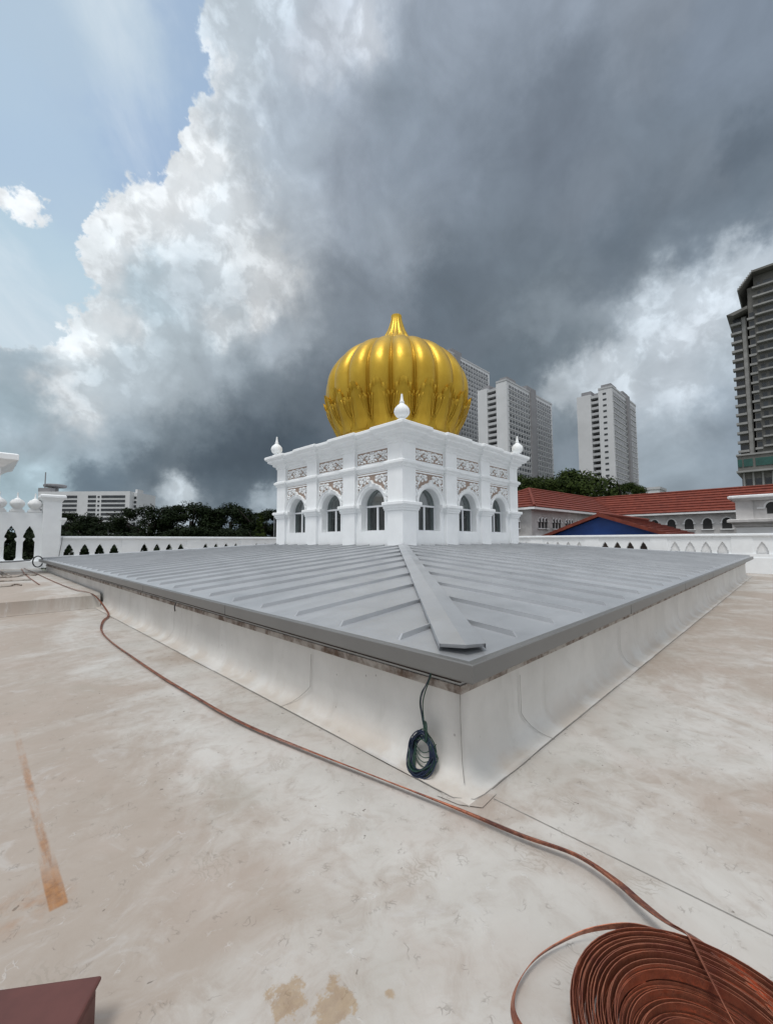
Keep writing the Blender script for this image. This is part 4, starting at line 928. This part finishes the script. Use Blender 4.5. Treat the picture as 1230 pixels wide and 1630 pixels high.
# cable coil hanging by the corner
cb = thing('cable_coil', (2.15, 1.80, 0), 'dark green and blue cable bundle coiled below the eave on the upstand near its corner', 'cable coil')
rr = random.Random(9)
def loopset(n, dx0, seed):
    rr = random.Random(seed); g = MB()
    for q in range(n):
        ry, rz = .104 + rr.uniform(-.042, .014), .120 + rr.uniform(-.036, .012); cy, cz = 1.805 + rr.uniform(-.008, .008), .125 + rr.uniform(-.010, .010); ph = rr.uniform(0, 6); dd = rr.uniform(0, .03)
        pts = []
        for i in range(30):
            a = 2 * math.pi * i / 30; sq = 1 - .38 * max(0, math.sin(a)) ** 2
            pts.append((2.165 - dd - dx0 - .085 * max(0, -math.sin(a)) ** 1.4 + .006 * math.sin(2 * a + ph), cy + ry * sq * math.cos(a) + .006 * math.sin(3 * a + ph), max(.012, cz + rz * math.sin(a) + .004 * math.sin(2 * a + ph))))
        g.tube(pts, .0042, 5, closed=True)
    return g
loopset(15, .0, 1).build('green_loops', M['cable_g'], cb, smooth=True); loopset(15, .008, 2).build('blue_loops', M['cable_b'], cb, smooth=True)
g = MB()
for q in range(4):                                 # slack strands sagging across the ring
    z = .185 - .03 * q; g.tube(smooth3([(2.15, 1.90 - .004 * q, z + .02), (2.135, 1.85, z - .035), (2.13, 1.79, z - .055), (2.14, 1.73, z - .02 - .01 * (q % 2)), (2.15, 1.70, z + .02)], 5), .003, 5)
g.build('slack_strands', M['cable_g'], cb, smooth=True)
g = MB()
for q in range(9): 
    z0 = .225 + q * .005; g.tube([(2.145 + .022 * math.cos(a), 1.785 + .03 * math.cos(a + .2) , z0 + .024 * math.sin(a) + .004 * q) for a in [2 * math.pi * i / 12 + q for i in range(12)]], .0042, 5, closed=True)
g.build('wrapping', M['cable_g'], cb, smooth=True)
for q, (dy, bul, mt) in enumerate(((0, .0, 'cable_g'), (.006, .012, 'cable_b'), (-.004, .03, 'cable_g'))):
    g = MB(); g.tube(smooth3([(2.17, 1.745 + dy, .69), (2.16, 1.755 + dy, .60), (2.165, 1.80 + bul + dy, .50), (2.17, 1.825 + bul + dy, .42), (2.165, 1.815 + bul * .5, .33), (2.15, 1.79, .24)], 6), .0042 if q < 2 else .0028, 6); g.build('hanging_strand', M[mt], cb, smooth=True)
g = MB(); g.tube(smooth3([(2.0, 6.02, .67), (1.985, 6.03, .62), (1.99, 6.02, .56)], 4), .008, 5); tag(g.build('wire_end', M['black']), 'short dark wire end poking out below the long left fascia', 'wire')
# maroon block in place of an unidentified object close to the viewer
bx = thing('maroon_stand_in', (.16, 1.45, 0), 'plain maroon block standing in for an unclear dark red object, cut by the bottom left edge', 'box')

cA, sA = math.cos(R(-37)), math.sin(R(-37))
def fb(x, y, z): return (.345 + x * cA - y * sA, 1.61 + x * sA + y * cA, z)
g = MB(); g.box(-.50, 0, -.34, 0, .003, .135, fb); g.build('body', M['maroon'], bx, bevel=.02)
g = MB(); g.box(-.506, .006, -.346, .006, .1355, .150, fb); g.build('lid', M['maroon'], bx, bevel=.007)

# ---------------------------------------------------------------- red-roofed wings beyond the right parapet
rb = thing('red_roofed_building', (40, 12, -9), 'long white two-storey building with red tiled roof joining at an inner corner', 'building')
ZE, ZR = 4.0, 6.2
ridge = dict(p=(36.0, 17.3, ZR), i=(49.6, 16.2, ZR), r=(49.2, -6, ZR))
ea = dict(c=(29.4, 13.75, ZE), i=(45.9, 12.75, ZE), r=(45.4, -6, ZE), b=(29.9, 20.6, ZE), bi=(53.3, 19.7, ZE), br=(53, -6, ZE))
def courses(g, e0, e1, r0, r1, n):
    e0, e1, r0, r1 = map(Vector, (e0, e1, r0, r1)); nrm = (e1 - e0).cross(r0 - e0 if (r0 - e0).length > .1 else r1 - e0).normalized()
    if nrm.z < 0: nrm = -nrm
    for i in range(n):
        f0, f1 = i / n, (i + 1) / n
        a, b = e0.lerp(r0, f0), e1.lerp(r1, f0); c, d = e1.lerp(r1, f1), e0.lerp(r0, f1); o = nrm * .085
        g.poly([a + o, b + o, c + nrm * .01, d + nrm * .01]); g.poly([a - nrm * .02, b - nrm * .02, b + o, a + o])
g = MB(); courses(g, ea['c'], ea['i'], ridge['p'], ridge['i'], 8); courses(g, ea['i'], ea['r'], ridge['i'], ridge['r'], 8)
courses(g, ea['b'], ea['c'], ridge['p'], ridge['p'], 8); courses(g, ea['bi'], ea['b'], ridge['i'], ridge['p'], 8); courses(g, ea['br'], ea['bi'], ridge['r'], ridge['i'], 8)
rf = g.build('tiled_roof', M['tile'], rb)
g = MB()
for a, b in (('p', 'i'), ('i', 'r')): g.tube([Vector(ridge[a]) + Vector((0, 0, .05)), Vector(ridge[b]) + Vector((0, 0, .05))], .11, 6)
for a, b in (('p', 'c'), ('p', 'b')): g.tube([Vector(ridge[a]) + Vector((0, 0, .06)), Vector(ea[b]) + Vector((0, 0, .10))], .11, 6)
g.build('ridge_tiles', M['tile'], rf)
def wallrun(mb, p, q, z0, z1, th):
    p, q = Vector(p[:2]), Vector(q[:2]); d = (q - p).normalized(); n = Vector((d.y, -d.x)); L = (q - p).length
    def f(s, o, z): return (p.x + d.x * s + n.x * o, p.y + d.y * s + n.y * o, z)
    mb.box(0, L, -th, 0, z0, z1, f); return f, L
runs = [(ea['b'], ea['c']), (ea['c'], ea['i']), (ea['i'], ea['r'])]
walls = []
for i, (a, b) in enumerate(runs):
    A, B = Vector(a), Vector(b); d = (B - A).normalized(); n = Vector((d.y, -d.x, 0)); ins = -n * .55
    if i == 0: A2, B2 = A + ins, B + ins + d * -.55
    elif i == 1: A2, B2 = A + ins + d * .55, B + ins + d * .54
    else: A2, B2 = A + ins + d * -.54, B + ins
    g = MB(); f, L = wallrun(g, A2, B2, -9, ZE - .03, .3); g.box(.31, L - .31, .001, .12, 1.55, 1.72, f); g.box(.31, L - .31, .001, .2, 1.73, 1.85, f)
    w = g.build('wall', M['stain'], rb); walls.append((f, L))
    g = MB(); wallrun(g, A, B, ZE - .16, ZE + .03, .5); g.build('gutter', M['white_old'], rb)
    # arcaded upper windows
    if i == 0: ss_ = [(L - 1.4, 1)]
    elif i == 1: ss_ = [(1.7 + 2.3 * q, 3) for q in range(6)]
    else: ss_ = [(.9 + 1.35 * q, 1) for q in range(12)]
    for s, nn in ss_:
        h0 = 2.15
        for q in range(nn):
            sc = s + (q - (nn - 1) / 2) * .52; wd = .19 if nn > 1 else .34
            g = MB(); pts = [(sc - wd, h0 + .30), (sc + wd, h0 + .30)] + [(sc + wd * math.cos(a) * (1 if a < 1.2 or a > 1.95 else 1), h0 + .85 + wd * 1.25 * math.sin(a)) for a in [math.pi * j / 8 for j in range(9)]]
            g.poly([f(x, .006, z) for x, z in pts]); wn = g.build('window', M['dark'], rb)
            g = MB(); ap = [(sc + (wd + .03) * math.cos(a), h0 + .86 + (wd + .03) * 1.25 * math.sin(a)) for a in [math.pi * j / 8 for j in range(9)]]
            g.tube([f(x, .03, z) for x, z in ap], .05, 5); g.build('surround', M['white_old'], wn)
            g = MB(); g.box(sc - wd - .12, sc + wd + .12, .007, .12, h0 + .22, h0 + .30, f); g.build('sill', M['white_old'], wn)
            for e0, e1 in ((sc - wd - .14, sc - wd + .02), (sc + wd - .02, sc + wd + .14)): g = MB(); g.box(e0, e1, .007, .10, h0 + .78, h0 + .88, f); g.build('impost', M['white_old'], wn)
# stone turret block at the right edge
tb = thing('turret_block', (34, 0, -9), 'weathered white turret block with moulded cornice and arched windows at the right edge', 'turret')
g = MB(); g.box(32, 38, -4.9, 2.55, -8.99, 2.39); g.build('lower_wall', M['white_old'], tb)
g = MB(); rc = [(32, -4.9), (38, -4.9), (38, 2.55), (32, 2.55)]
g.sweep(rc, [(-.1, 2.2), (.02, 2.22), (.10, 2.3), (.10, 2.38), (.22, 2.45), (.38, 2.52), (.38, 2.66), (.3, 2.70), (-.4, 2.71)]); g.build('ledge', M['stain'], tb)
g = MB(); g.box(32.12, 37.9, -4.8, 2.45, 2.7, 3.79); g.box(32.03, 32.5, 1.75, 2.53, 2.69, 3.80); g.build('upper_wall', M['stain'], tb)
g = MB(); g.sweep(rc, [(-.1, 3.78), (.02, 3.80), (.10, 3.86), (.26, 3.90), (.30, 3.95), (.30, 4.05), (.2, 4.10), (-1, 4.11)]); g.build('cornice', M['white_old'], tb)
ft = lambda s, n, z: (32.12 - n, s, z)
for s in (.95, -.35, -1.65, -2.95):
    g = MB(); wd = .27; z0 = 2.98
    g.poly([ft(x, .005, z) for x, z in [(s - wd * .8, z0), (s + wd * .8, z0), (s + wd * .8, z0 + .34)] + [(s + wd * (1 + .12 * abs(math.sin(a * 2.5))) * math.cos(a), z0 + .36 + wd * 1.15 * math.sin(a)) for a in [math.pi * j / 12 for j in range(13)]] + [(s - wd * .8, z0 + .34)]])
    wn = g.build('window', M['dark'], tb)
    g = MB(); g.tube([ft(s + (wd + .04) * math.cos(a), .03, z0 + .36 + (wd + .04) * 1.15 * math.sin(a)) for a in [math.pi * j / 10 for j in range(11)]], .05, 5); g.build('surround', M['white_old'], wn)
    for e0, e1 in ((s - .64, s - wd - .02), (s + wd + .02, s + .64)): g = MB(); g.box(e0, e1, .002, .07, z0 + .30, z0 + .38, ft); g.build('impost', M['white_old'], wn)
# blue-gabled outbuilding just behind the parapet
bg_ = thing('blue_gabled_shed', (30, 8.2, -9), 'red tiled shed with a deep blue boarded gable behind the right parapet', 'shed')
GX, GB = 26.0, 37.5; pk = (8.26, 2.97); lf = (11.85, 1.66); rt = (4.55, 1.66)
g = MB(); g.box(26.43, 37, 4.9, 11.6, -8.99, 1.55); g.build('wall', M['timber_shade'], bg_)  # dark block put in for the shaded void under the gable
g = MB(); g.add([(26.3, 11.55, 1.66), (26.3, 4.85, 1.66), (26.3, pk[0], pk[1] - .10), (26.42, 11.55, 1.66), (26.42, 4.85, 1.66), (26.42, pk[0], pk[1] - .10)], [(0, 1, 2), (3, 5, 4), (0, 3, 4, 1), (1, 4, 5, 2), (2, 5, 3, 0)]); g.build('gable_board', M['blue'], bg_)
g = MB(); courses(g, (GX, rt[0], rt[1]), (GB, rt[0], rt[1]), (GX, *pk), (GB, *pk), 9); courses(g, (GX, lf[0], lf[1]), (GB, lf[0], lf[1]), (GX, *pk), (GB, *pk), 9)
rf = g.build('tiled_roof', M['tile'], bg_)
for e in (lf, rt):
    g = MB(); d = Vector((0, pk[0] - e[0], pk[1] - e[1])); 
    g.add([(GX - .04, e[0], e[1] - .10), (GX - .04, e[0], e[1] + .10), (GX - .04, pk[0], pk[1] + .12), (GX - .04, pk[0], pk[1] - .08), (GX + .10, e[0], e[1] - .10), (GX + .10, e[0], e[1] + .10), (GX + .10, pk[0], pk[1] + .12), (GX + .10, pk[0], pk[1] - .08)], [(0, 1, 2, 3), (7, 6, 5, 4), (1, 5, 6, 2), (0, 3, 7, 4), (0, 4, 5, 1), (3, 2, 6, 7)])
    g.build('verge', M['tile'], rf)
g = MB(); g.tube([(GX - .03, pk[0], pk[1] + .1), (GB, pk[0], pk[1] + .1)], .10, 6); g.build('ridge_tiles', M['tile'], rf)

# ---------------------------------------------------------------- towers
def slab_tower(name_label, x, y, gap0, gap1, y1, x1, H, storey, n, rec=None, slot=False):
    t = thing('apartment_tower', (x, y, -9), name_label, 'tower block', 'white apartment towers beyond the red roofs')
    g = MB(); g.box(x, x1, y, gap0, -8.9, H); g.build('front_slab', M['tower_w'], t)
    g = MB(); g.box(x, x1, gap1, y1, -8.9, H - 1.2); g.build('rear_slab', M['tower_w'], t)
    g = MB(); g.box(x + 5.5, x1 - .5, gap0 + .01, gap1 - .01, -8.9, H + .5); g.build('stair_core', M['tower_g'], t)
    z = H - 3.2; i = 0
    gx, gy = x1 - x, y
    lo = rec[0] if rec else 0; hi = rec[1] if rec else 0
    while z > 8:
        b = MB(); b.box(x + .3, x + 5.4, gap0 + .02, gap1 - .02, z - .25, z + 1.05); b.build('balcony', M['tower_s'], t)
        # ribbon of windows along the long side, each with its sill band
        for a0, a1 in ([(x + 1.5, lo - .3), (hi + .3, x1 - 1.5)] if rec else [(x + 1.5, x1 - 1.5)]):
            w = MB(); w.box(a0 + .6, a1 - .6, y - .10, y - .02, z - .1, z + 1.5, None); w.build('window_row', M['ribbon'], t)
            w = MB(); w.box(a0, a1, y - .32, y - .001, z - .72, z - .2); w.build('sill_band', M['tower_s'], t)
        if slot: w = MB(); w.box(x - .06, x - .01, y + (gap0 - y) * .42, y + (gap0 - y) * .68, z + .2, z + 1.2); w.build('slot_window', M['glass_d'], t)
        z -= storey; i += 1
    if rec: g = MB(); g.box(lo, hi, y - .9, y - .002, -8.9, H + 1.6); g.build('recess_strip', M['tower_g'], t)  # grey box stands in for the shaded recess of the long side
    for bx_ in [(x + 3, x + 12, y + 1.2, gap0 - .5, H + .01, H + 3.2), (x + 4, x + 10, gap1 + 1, y1 - 1, H - 1.19, H + 1.9)] + ([(lo - 1, hi + 4, y + 1, gap0 - 1, H + .012, H + 4.2)] if rec else []): g = MB(); g.box(*bx_); g.build('roof_tank_room', M['tower_g'], t)
    g = MB(); g.box(x - .2, x1 + .2, y - .2, y + .1, H + .011, H + .9); g.box(x - .2, x + .1, y + .11, gap0 + .0, H + .011, H + .9); g.build('roof_rail', M['tower_s'], t)
    return t
slab_tower('white tower block with a grey strip for its shaded side recess, nearest behind the right corner of the pavilion', 183.5, 98.4, 104.2, 109.4, 115, 237, 80.9, 2.9, 26, rec=(208.5, 214.5))
slab_tower('tallest of the white tower blocks, mostly hidden behind the golden dome', 190, 138, 145, 150, 156, 235, 111, 2.9, 37, rec=(196, 201))
slab_tower('white tower block standing apart on the right above the big tree', 219.5, 61.2, 67.5, 71.2, 78, 262, 77, 2.95, 26, rec=(243, 247), slot=True)
# dark residential tower at the right edge
dt = thing('residential_tower', (190, 0, -9), 'dark grey high-rise with stacked balconies and overhanging flat roofs at the right edge', 'high-rise')
X = 185.0
g = MB(); g.box(X + .5, X + 22, 9.2, 12.3, 30, 78.3); g.box(X + .1, X + 22, 8.6, 9.99, 30, 78.6); g.build('left_wing', M['concrete'], dt)
g = MB(); g.box(X - 1, X + 22, -30, 8.0, 30, 83); g.box(X - 1, X + 22, -30, 7.9, 83, 87.6); g.box(X - .9, X + 22, -30, 6.2, 87.6, 91.2); g.build('main_block', M['concrete'], dt)
g = MB(); g.box(X + .0, X + .099, 8.9, 9.9, 30, 78.4); g.build('pilaster_strip', M['concrete_l'], dt)
z = 31.2
while z < 77:
    g = MB(); g.box(X - .9, X + .49, 10.0, 12.9, z, z + .75); g.box(X + .491, X + 1.5, 12.31, 12.9, z, z + .75); g.build('balcony', M['concrete_l'], dt)
    g = MB(); g.box(X + .40, X + .499, 10.2, 12.2, z + .9, z + 2.6); g.build('window', M['glass_d'], dt)
    g = MB(); g.box(X - 1.7, X - 1.01, 6.5, 8.4, z + .3, z + 1.0); g.build('balcony', M['concrete_l'], dt); g = MB(); g.box(X - 2.4, X - 1.01, -30, 6.2, z + .9, z + 1.45); g.build('balcony', M['concrete_l'], dt)
    g = MB(); g.box(X - 1.1, X - 1.01, -29, 5.7, z + 1.5, z + 3.3); g.build('window_row', M['ribbon_d'], dt)
    g = MB(); g.box(X - 1.1, X - 1.01, 6.6, 7.8, z + 1.2, z + 2.8); g.build('window', M['glass_d'], dt)
    z += 3.2
while z < 86:
    g = MB(); g.box(X - 2.4, X - 1.01, -30, 6.6, z + .9, z + 1.45); g.build('balcony', M['concrete_l'], dt)
    g = MB(); g.box(X - 1.1, X - 1.01, -29, 5.3, z + 1.5, z + 3.1); g.build('window_row', M['ribbon_d'], dt); z += 3.2
def prism_x(g, prof, x0, x1):
    n = len(prof); g.add([(x0, *p) for p in prof] + [(x1, *p) for p in prof], [tuple(range(n)), tuple(range(2 * n - 1, n - 1, -1))] + [(i, n + i, n + (i + 1) % n, (i + 1) % n) for i in range(n)])
g = MB(); prism_x(g, [(13.6, 79.6), (9.0, 80.6), (8.05, 80.9), (8.05, 79.9), (11.8, 78.8)], X - 3, X + 20); rf = g.build('lower_roof', M['concrete'], dt)
g = MB(); prism_x(g, [(10.3, 86.7), (6.0, 92.0), (-30, 92.4), (-30, 91.7), (6.2, 91.3), (9.9, 86.4)], X - 4, X + 20); g.build('upper_roof', M['concrete'], dt)
for q in range(9): f0 = q / 9; f1 = f0 + .07; g = MB(); g.box(X - 4.1, X - 4.01, 10.2 - 4.2 * f1 - .1, 10.2 - 4.2 * f0, 86.7 + 5.3 * f0, 87.0 + 5.3 * f1); g.build('roof_edge_block', M['concrete_l'], dt)
g = MB(); g.box(X - 1.5, X + 24, -32, 13.2, 24.8, 29.9); g.build('podium', M['concrete'], dt)
for a, b in ((9.3, 11.6), (12.0, 13.1), (3, 8.6), (-4, 2.4), (-12, -4.6)): g = MB(); g.box(X - 1.7, X - 1.51, a, b, 26.1, 28.7); g.build('green_window', M['green_glass'], dt)
g = MB(); g.box(X - 1.9, X + 24.4, -32.4, 13.5, 29.91, 30.5); g.box(X - 2.2, X + 24.4, -32.4, 13.6, 24.2, 24.79); g.build('podium_edge', M['concrete_l'], dt)
g = MB(); g.box(X, X + 22, -30, 12.4, -8.9, 24.19); g.build('lower_block', M['concrete'], dt)
for q in range(7): g = MB(); g.box(X - .5, X - .01, 11.6 - 2.4 * q, 12.1 - 2.4 * q, -8.9, 24.18); g.build('buttress', M['concrete_l'], dt)
for q in range(4):
    for r_ in range(3, 6): g = MB(); g.box(X - .08, X - .01, 9.9 - 2.4 * q, 11.3 - 2.4 * q, 3 + 3.4 * r_, 5 + 3.4 * r_); g.build('window', M['glass_d'], dt)
# small white block far behind the big tree
sm = thing('small_white_block', (172, 40, -9), 'small plain white block far behind the red ridge, right of the big tree', 'building')
g = MB(); g.box(172, 182, 34, 41, -8.9, 19.6); g.build('body', M['tower_w'], sm)
g = MB(); g.box(171.7, 182.3, 33.7, 41.3, 19.61, 20.5); g.build('parapet', M['tower_s'], sm)
# hospital-like white block on the left
hb = thing('office_block', (45, 260, -9), 'long white block with dark window bands and a raised disc on its roof, far left', 'building')
p0, p1 = Vector((22.0, 262.0)), Vector((53.5, 229.7)); dd = (p1 - p0).normalized(); nn = Vector((dd.y, -dd.x)); LL = (p1 - p0).length
if nn.dot(-p0) < 0: nn = -nn
fh = lambda s, n, z: (p0.x + dd.x * s + nn.x * n, p0.y + dd.y * s + nn.y * n, z)
HT = 26.2
g = MB(); g.box(0, LL, -22, 0, -8.9, HT, fh); g.build('body', M['tower_w'], hb)
g = MB(); g.box(LL + .01, LL + 1.6, -11, -3, -8.9, HT - .4, fh); g.box(LL + .2, LL + 1.2, -9, -4, HT - .39, HT + 1.4, fh); g.build('stair_wing', M['tower_w'], hb)
for q in range(12):
    z1 = HT - 2.0 - 2.15 * q
    for a, b in ((.5, 19.3), (24.7, 28.6), (31.3, LL - 2.2)):
        if b > LL: continue
        g = MB(); g.box(a, b, .02, .14, z1 - 1.25, z1, fh); g.build('window_band', M['glass_d'], hb)
    g = MB(); g.box(29.4, 30.4, .02, .12, z1 - 1.2, z1 - .3, fh); g.build('window', M['glass_d'], hb)
    for a in (.3,): g = MB(); g.box(LL + a, LL + a + 1.2, -2.98, -2.9, z1 - 1.6, z1 - .3, fh); g.build('window', M['glass_d'], hb)
g = MB(); g.lathe([(0, 0), (4.4, 0), (4.8, .4), (4.8, 1.1), (4.4, 1.4), (0, 1.4)], (*fh(1.6, -8, 0)[:2], HT + 3.1), 32); g.build('roof_disc', M['tower_g'], hb)
g = MB(); g.lathe([(.0, 0), (1.5, 0), (1.5, 3.39), (0, 3.4)], (*fh(1.6, -8, 0)[:2], HT - .3), 12); g.tube([fh(1.0, -2.5, HT + 1), fh(1.0, -2.5, HT + 10)], .25, 6); g.box(-1, 5, -4, -1, HT + .01, HT + 2, fh); g.build('roof_plant', M['tower_g'], hb)

# ---------------------------------------------------------------- trees
def crown_mesh(name, material, seed, nlobes, leaves, lsize, flat, spread, kind='round', low=-.25):
    r = random.Random(seed); g = MB(); lobes = []
    for i in range(nlobes):
        if kind == 'cone':
            h = r.random() ** 1.3; rad = (1 - h) * .5 + .06; a = r.uniform(0, 6.28); q = rad * math.sqrt(r.random())
            lobes.append((Vector((q * math.cos(a), q * math.sin(a), -.5 + 1.5 * h)), .16 * (1.25 - h)))
        else:
            a = r.uniform(0, 6.28); u = r.uniform(low, 1); q = math.sqrt(max(0, 1 - u * u)) * r.uniform(.72, 1.0)
            lobes.append((Vector((q * math.cos(a) * spread, q * math.sin(a) * spread, u * flat * r.uniform(.75, 1.02))), r.uniform(.17, .33)))
    per = leaves // nlobes
    for c, rad in lobes:
        for k in range(per):
            d = Vector((r.gauss(0, 1), r.gauss(0, 1), r.gauss(0, 1) + .35)).normalized(); rr_ = rad * (r.random() ** .35) * r.uniform(.8, 1.12)
            p = c + Vector((d.x, d.y, d.z * .72)) * rr_
            n = (d + Vector((r.uniform(-.7, .7), r.uniform(-.7, .7), r.uniform(-.3, .9)))).normalized(); a = n.orthogonal().normalized(); b = n.cross(a); th = r.uniform(0, 6.28)
            a, b = a * math.cos(th) + b * math.sin(th), b * math.cos(th) - a * math.sin(th); s = lsize * r.uniform(.6, 1.4)
            g.add([p - a * s, p - b * s * .55, p + a * s, p + b * s * .55], [(0, 1, 2, 3)])
    me = bpy.data.meshes.new(name); me.from_pydata(g.v, [], g.f); me.materials.append(material); return me
def trunk_mesh(seed, H):
    r = random.Random(seed); g = MB()
    g.tube([(0, 0, 0), (.1, .05, H * .3), (0, .15, H * .6), (.1, .1, H)], lambda f: .5 - .25 * f, 8)
    for i in range(6):
        a = r.uniform(0, 6.28); z = H * r.uniform(.5, .85); L = r.uniform(3, 5.5)
        g.tube([(0.05, .1, z), (L * .5 * math.cos(a), L * .5 * math.sin(a), z + L * .45), (L * math.cos(a), L * math.sin(a), z + L * .8)], lambda f: .22 - .16 * f, 6)
    me = bpy.data.meshes.new('trunk'); me.from_pydata(g.v, [], g.f); me.materials.append(M['bark']); return me
crowns_d = [crown_mesh('crown', M['leaf_d'], 20 + i, 64, 13000, .034, .62, 1.0, 'round', -.95) for i in range(3)]
crowns_m = [crown_mesh('crown', M['leaf_m'], 40 + i, 60, 15000, .027, .60, 1.0) for i in range(2)]
crown_cone = crown_mesh('crown', M['leaf_m'], 61, 60, 6000, .028, .6, 1, 'cone')
crown_l = crown_mesh('crown', M['leaf_l'], 70, 40, 6000, .035, .6, 1)
trk = trunk_mesh(5, 1.0 * 11)
def tree(x, y, top, rad, crown, label, vs=1.0, group=None, rz=0., cat='tree'):
    """top: height of the crown above the deck datum, rad: crown radius"""
    t = thing('tree', (x, y, -9), label, cat, group)
    ch = .62 * vs * rad                             # crown centre to top
    c = bpy.data.objects.new('crown', crown); C.objects.link(c); c.parent = t; c.location = (0, 0, top + 9 - ch * 1.25); c.scale = (rad, rad, rad * vs); c.rotation_euler = (0, 0, rz)
    k = bpy.data.objects.new('trunk', trk); C.objects.link(k); k.parent = t; s = (top + 9 - ch * 1.1) / 11.0; k.scale = (max(.6, s), max(.6, s), s); k.rotation_euler = (0, 0, rz)
    return t
GD = 'dark trees behind the left parapet'
T = [  # x, y, crown top, radius, squash, label
 (6.5, 92, 6.0, 6.0, .9, 'dark tree half hidden behind the white pier, left end of the row'),
 (11.6, 88, 7.2, 5.2, .9, 'dark tree just right of the white pier, under the left end of the office block'),
 (17.2, 84, 5.4, 5.0, .9, 'lower dark tree in front of the middle of the office block'),
 (21.4, 79, 8.3, 5.6, .95, 'tall dark tree just right of the office block'),
 (27.2, 75.5, 8.9, 5.8, .95, 'broad dark tree, tallest in the middle of the left row'),
 (32.0, 70.0, 8.3, 5.2, .95, 'dark tree right of the tallest one in the left row'),
 (36.0, 66.0, 7.4, 4.2, .95, 'dark tree near the right end of the left row'),
 (39.5, 64.5, 5.6, 3.6, .9, 'smaller dark tree at the right end of the left row, by the pole'),
 (44.0, 60.0, 4.5, 4.2, .9, 'dark tree mostly hidden by the left side of the pavilion'),
 (9.0, 76, 3.6, 5.2, .9, 'low dark tree in the front of the left row behind the first openings'),
 (16.0, 71, 3.4, 5.2, .9, 'low dark tree in front, below the office block'),
 (23.5, 65.5, 4.2, 5.4, .9, 'low dark tree in front of the tallest dark tree'),
 (29.5, 60.5, 3.9, 4.6, .9, 'low dark tree in front, left of the conical tree'),
 (1.5, 90, 4.5, 6, .9, 'dark tree seen through the openings of the tall screen wall'),
]
for i, (x, y, tp, rd, vs, lab) in enumerate(T): tree(x, y, tp, rd, crowns_d[i % 3], lab, vs, GD, i * 1.7)
tree(31.2, 58.5, 4.8, 3.6, crown_cone, 'mid-green conical tree standing before the dark row near its right end', 1.35)
tree(35.5, 57.0, 2.9, 3.6, crown_l, 'bright green bushy tree low at the right end of the left row', .85)
tree(78.5, 29.5, 15.7, 9.4, crowns_m[0], 'big round green tree behind the red roof, below the towers', 1.05, None, .4)
tree(72.0, 34.2, 13.9, 6.8, crowns_m[1], 'green tree at the left of the big round one, beside the pavilion', .95, None, 2.0)
tree(84.5, 21.9, 12.3, 3.4, crowns_m[1], 'small green tree at the right end of the big round tree', 1.1, None, 3.1)
g = MB(); g.tube([(31.0, 53.9, -8.9), (31.0, 53.9, 5.6)], .07, 8); g.tube([(31.0, 53.9, 5.6), (31.0, 53.9, 5.75)], .13, 8); tag(g.build('pole', M['steel']), 'thin grey pole beside the left side of the pavilion, before the trees', 'pole')
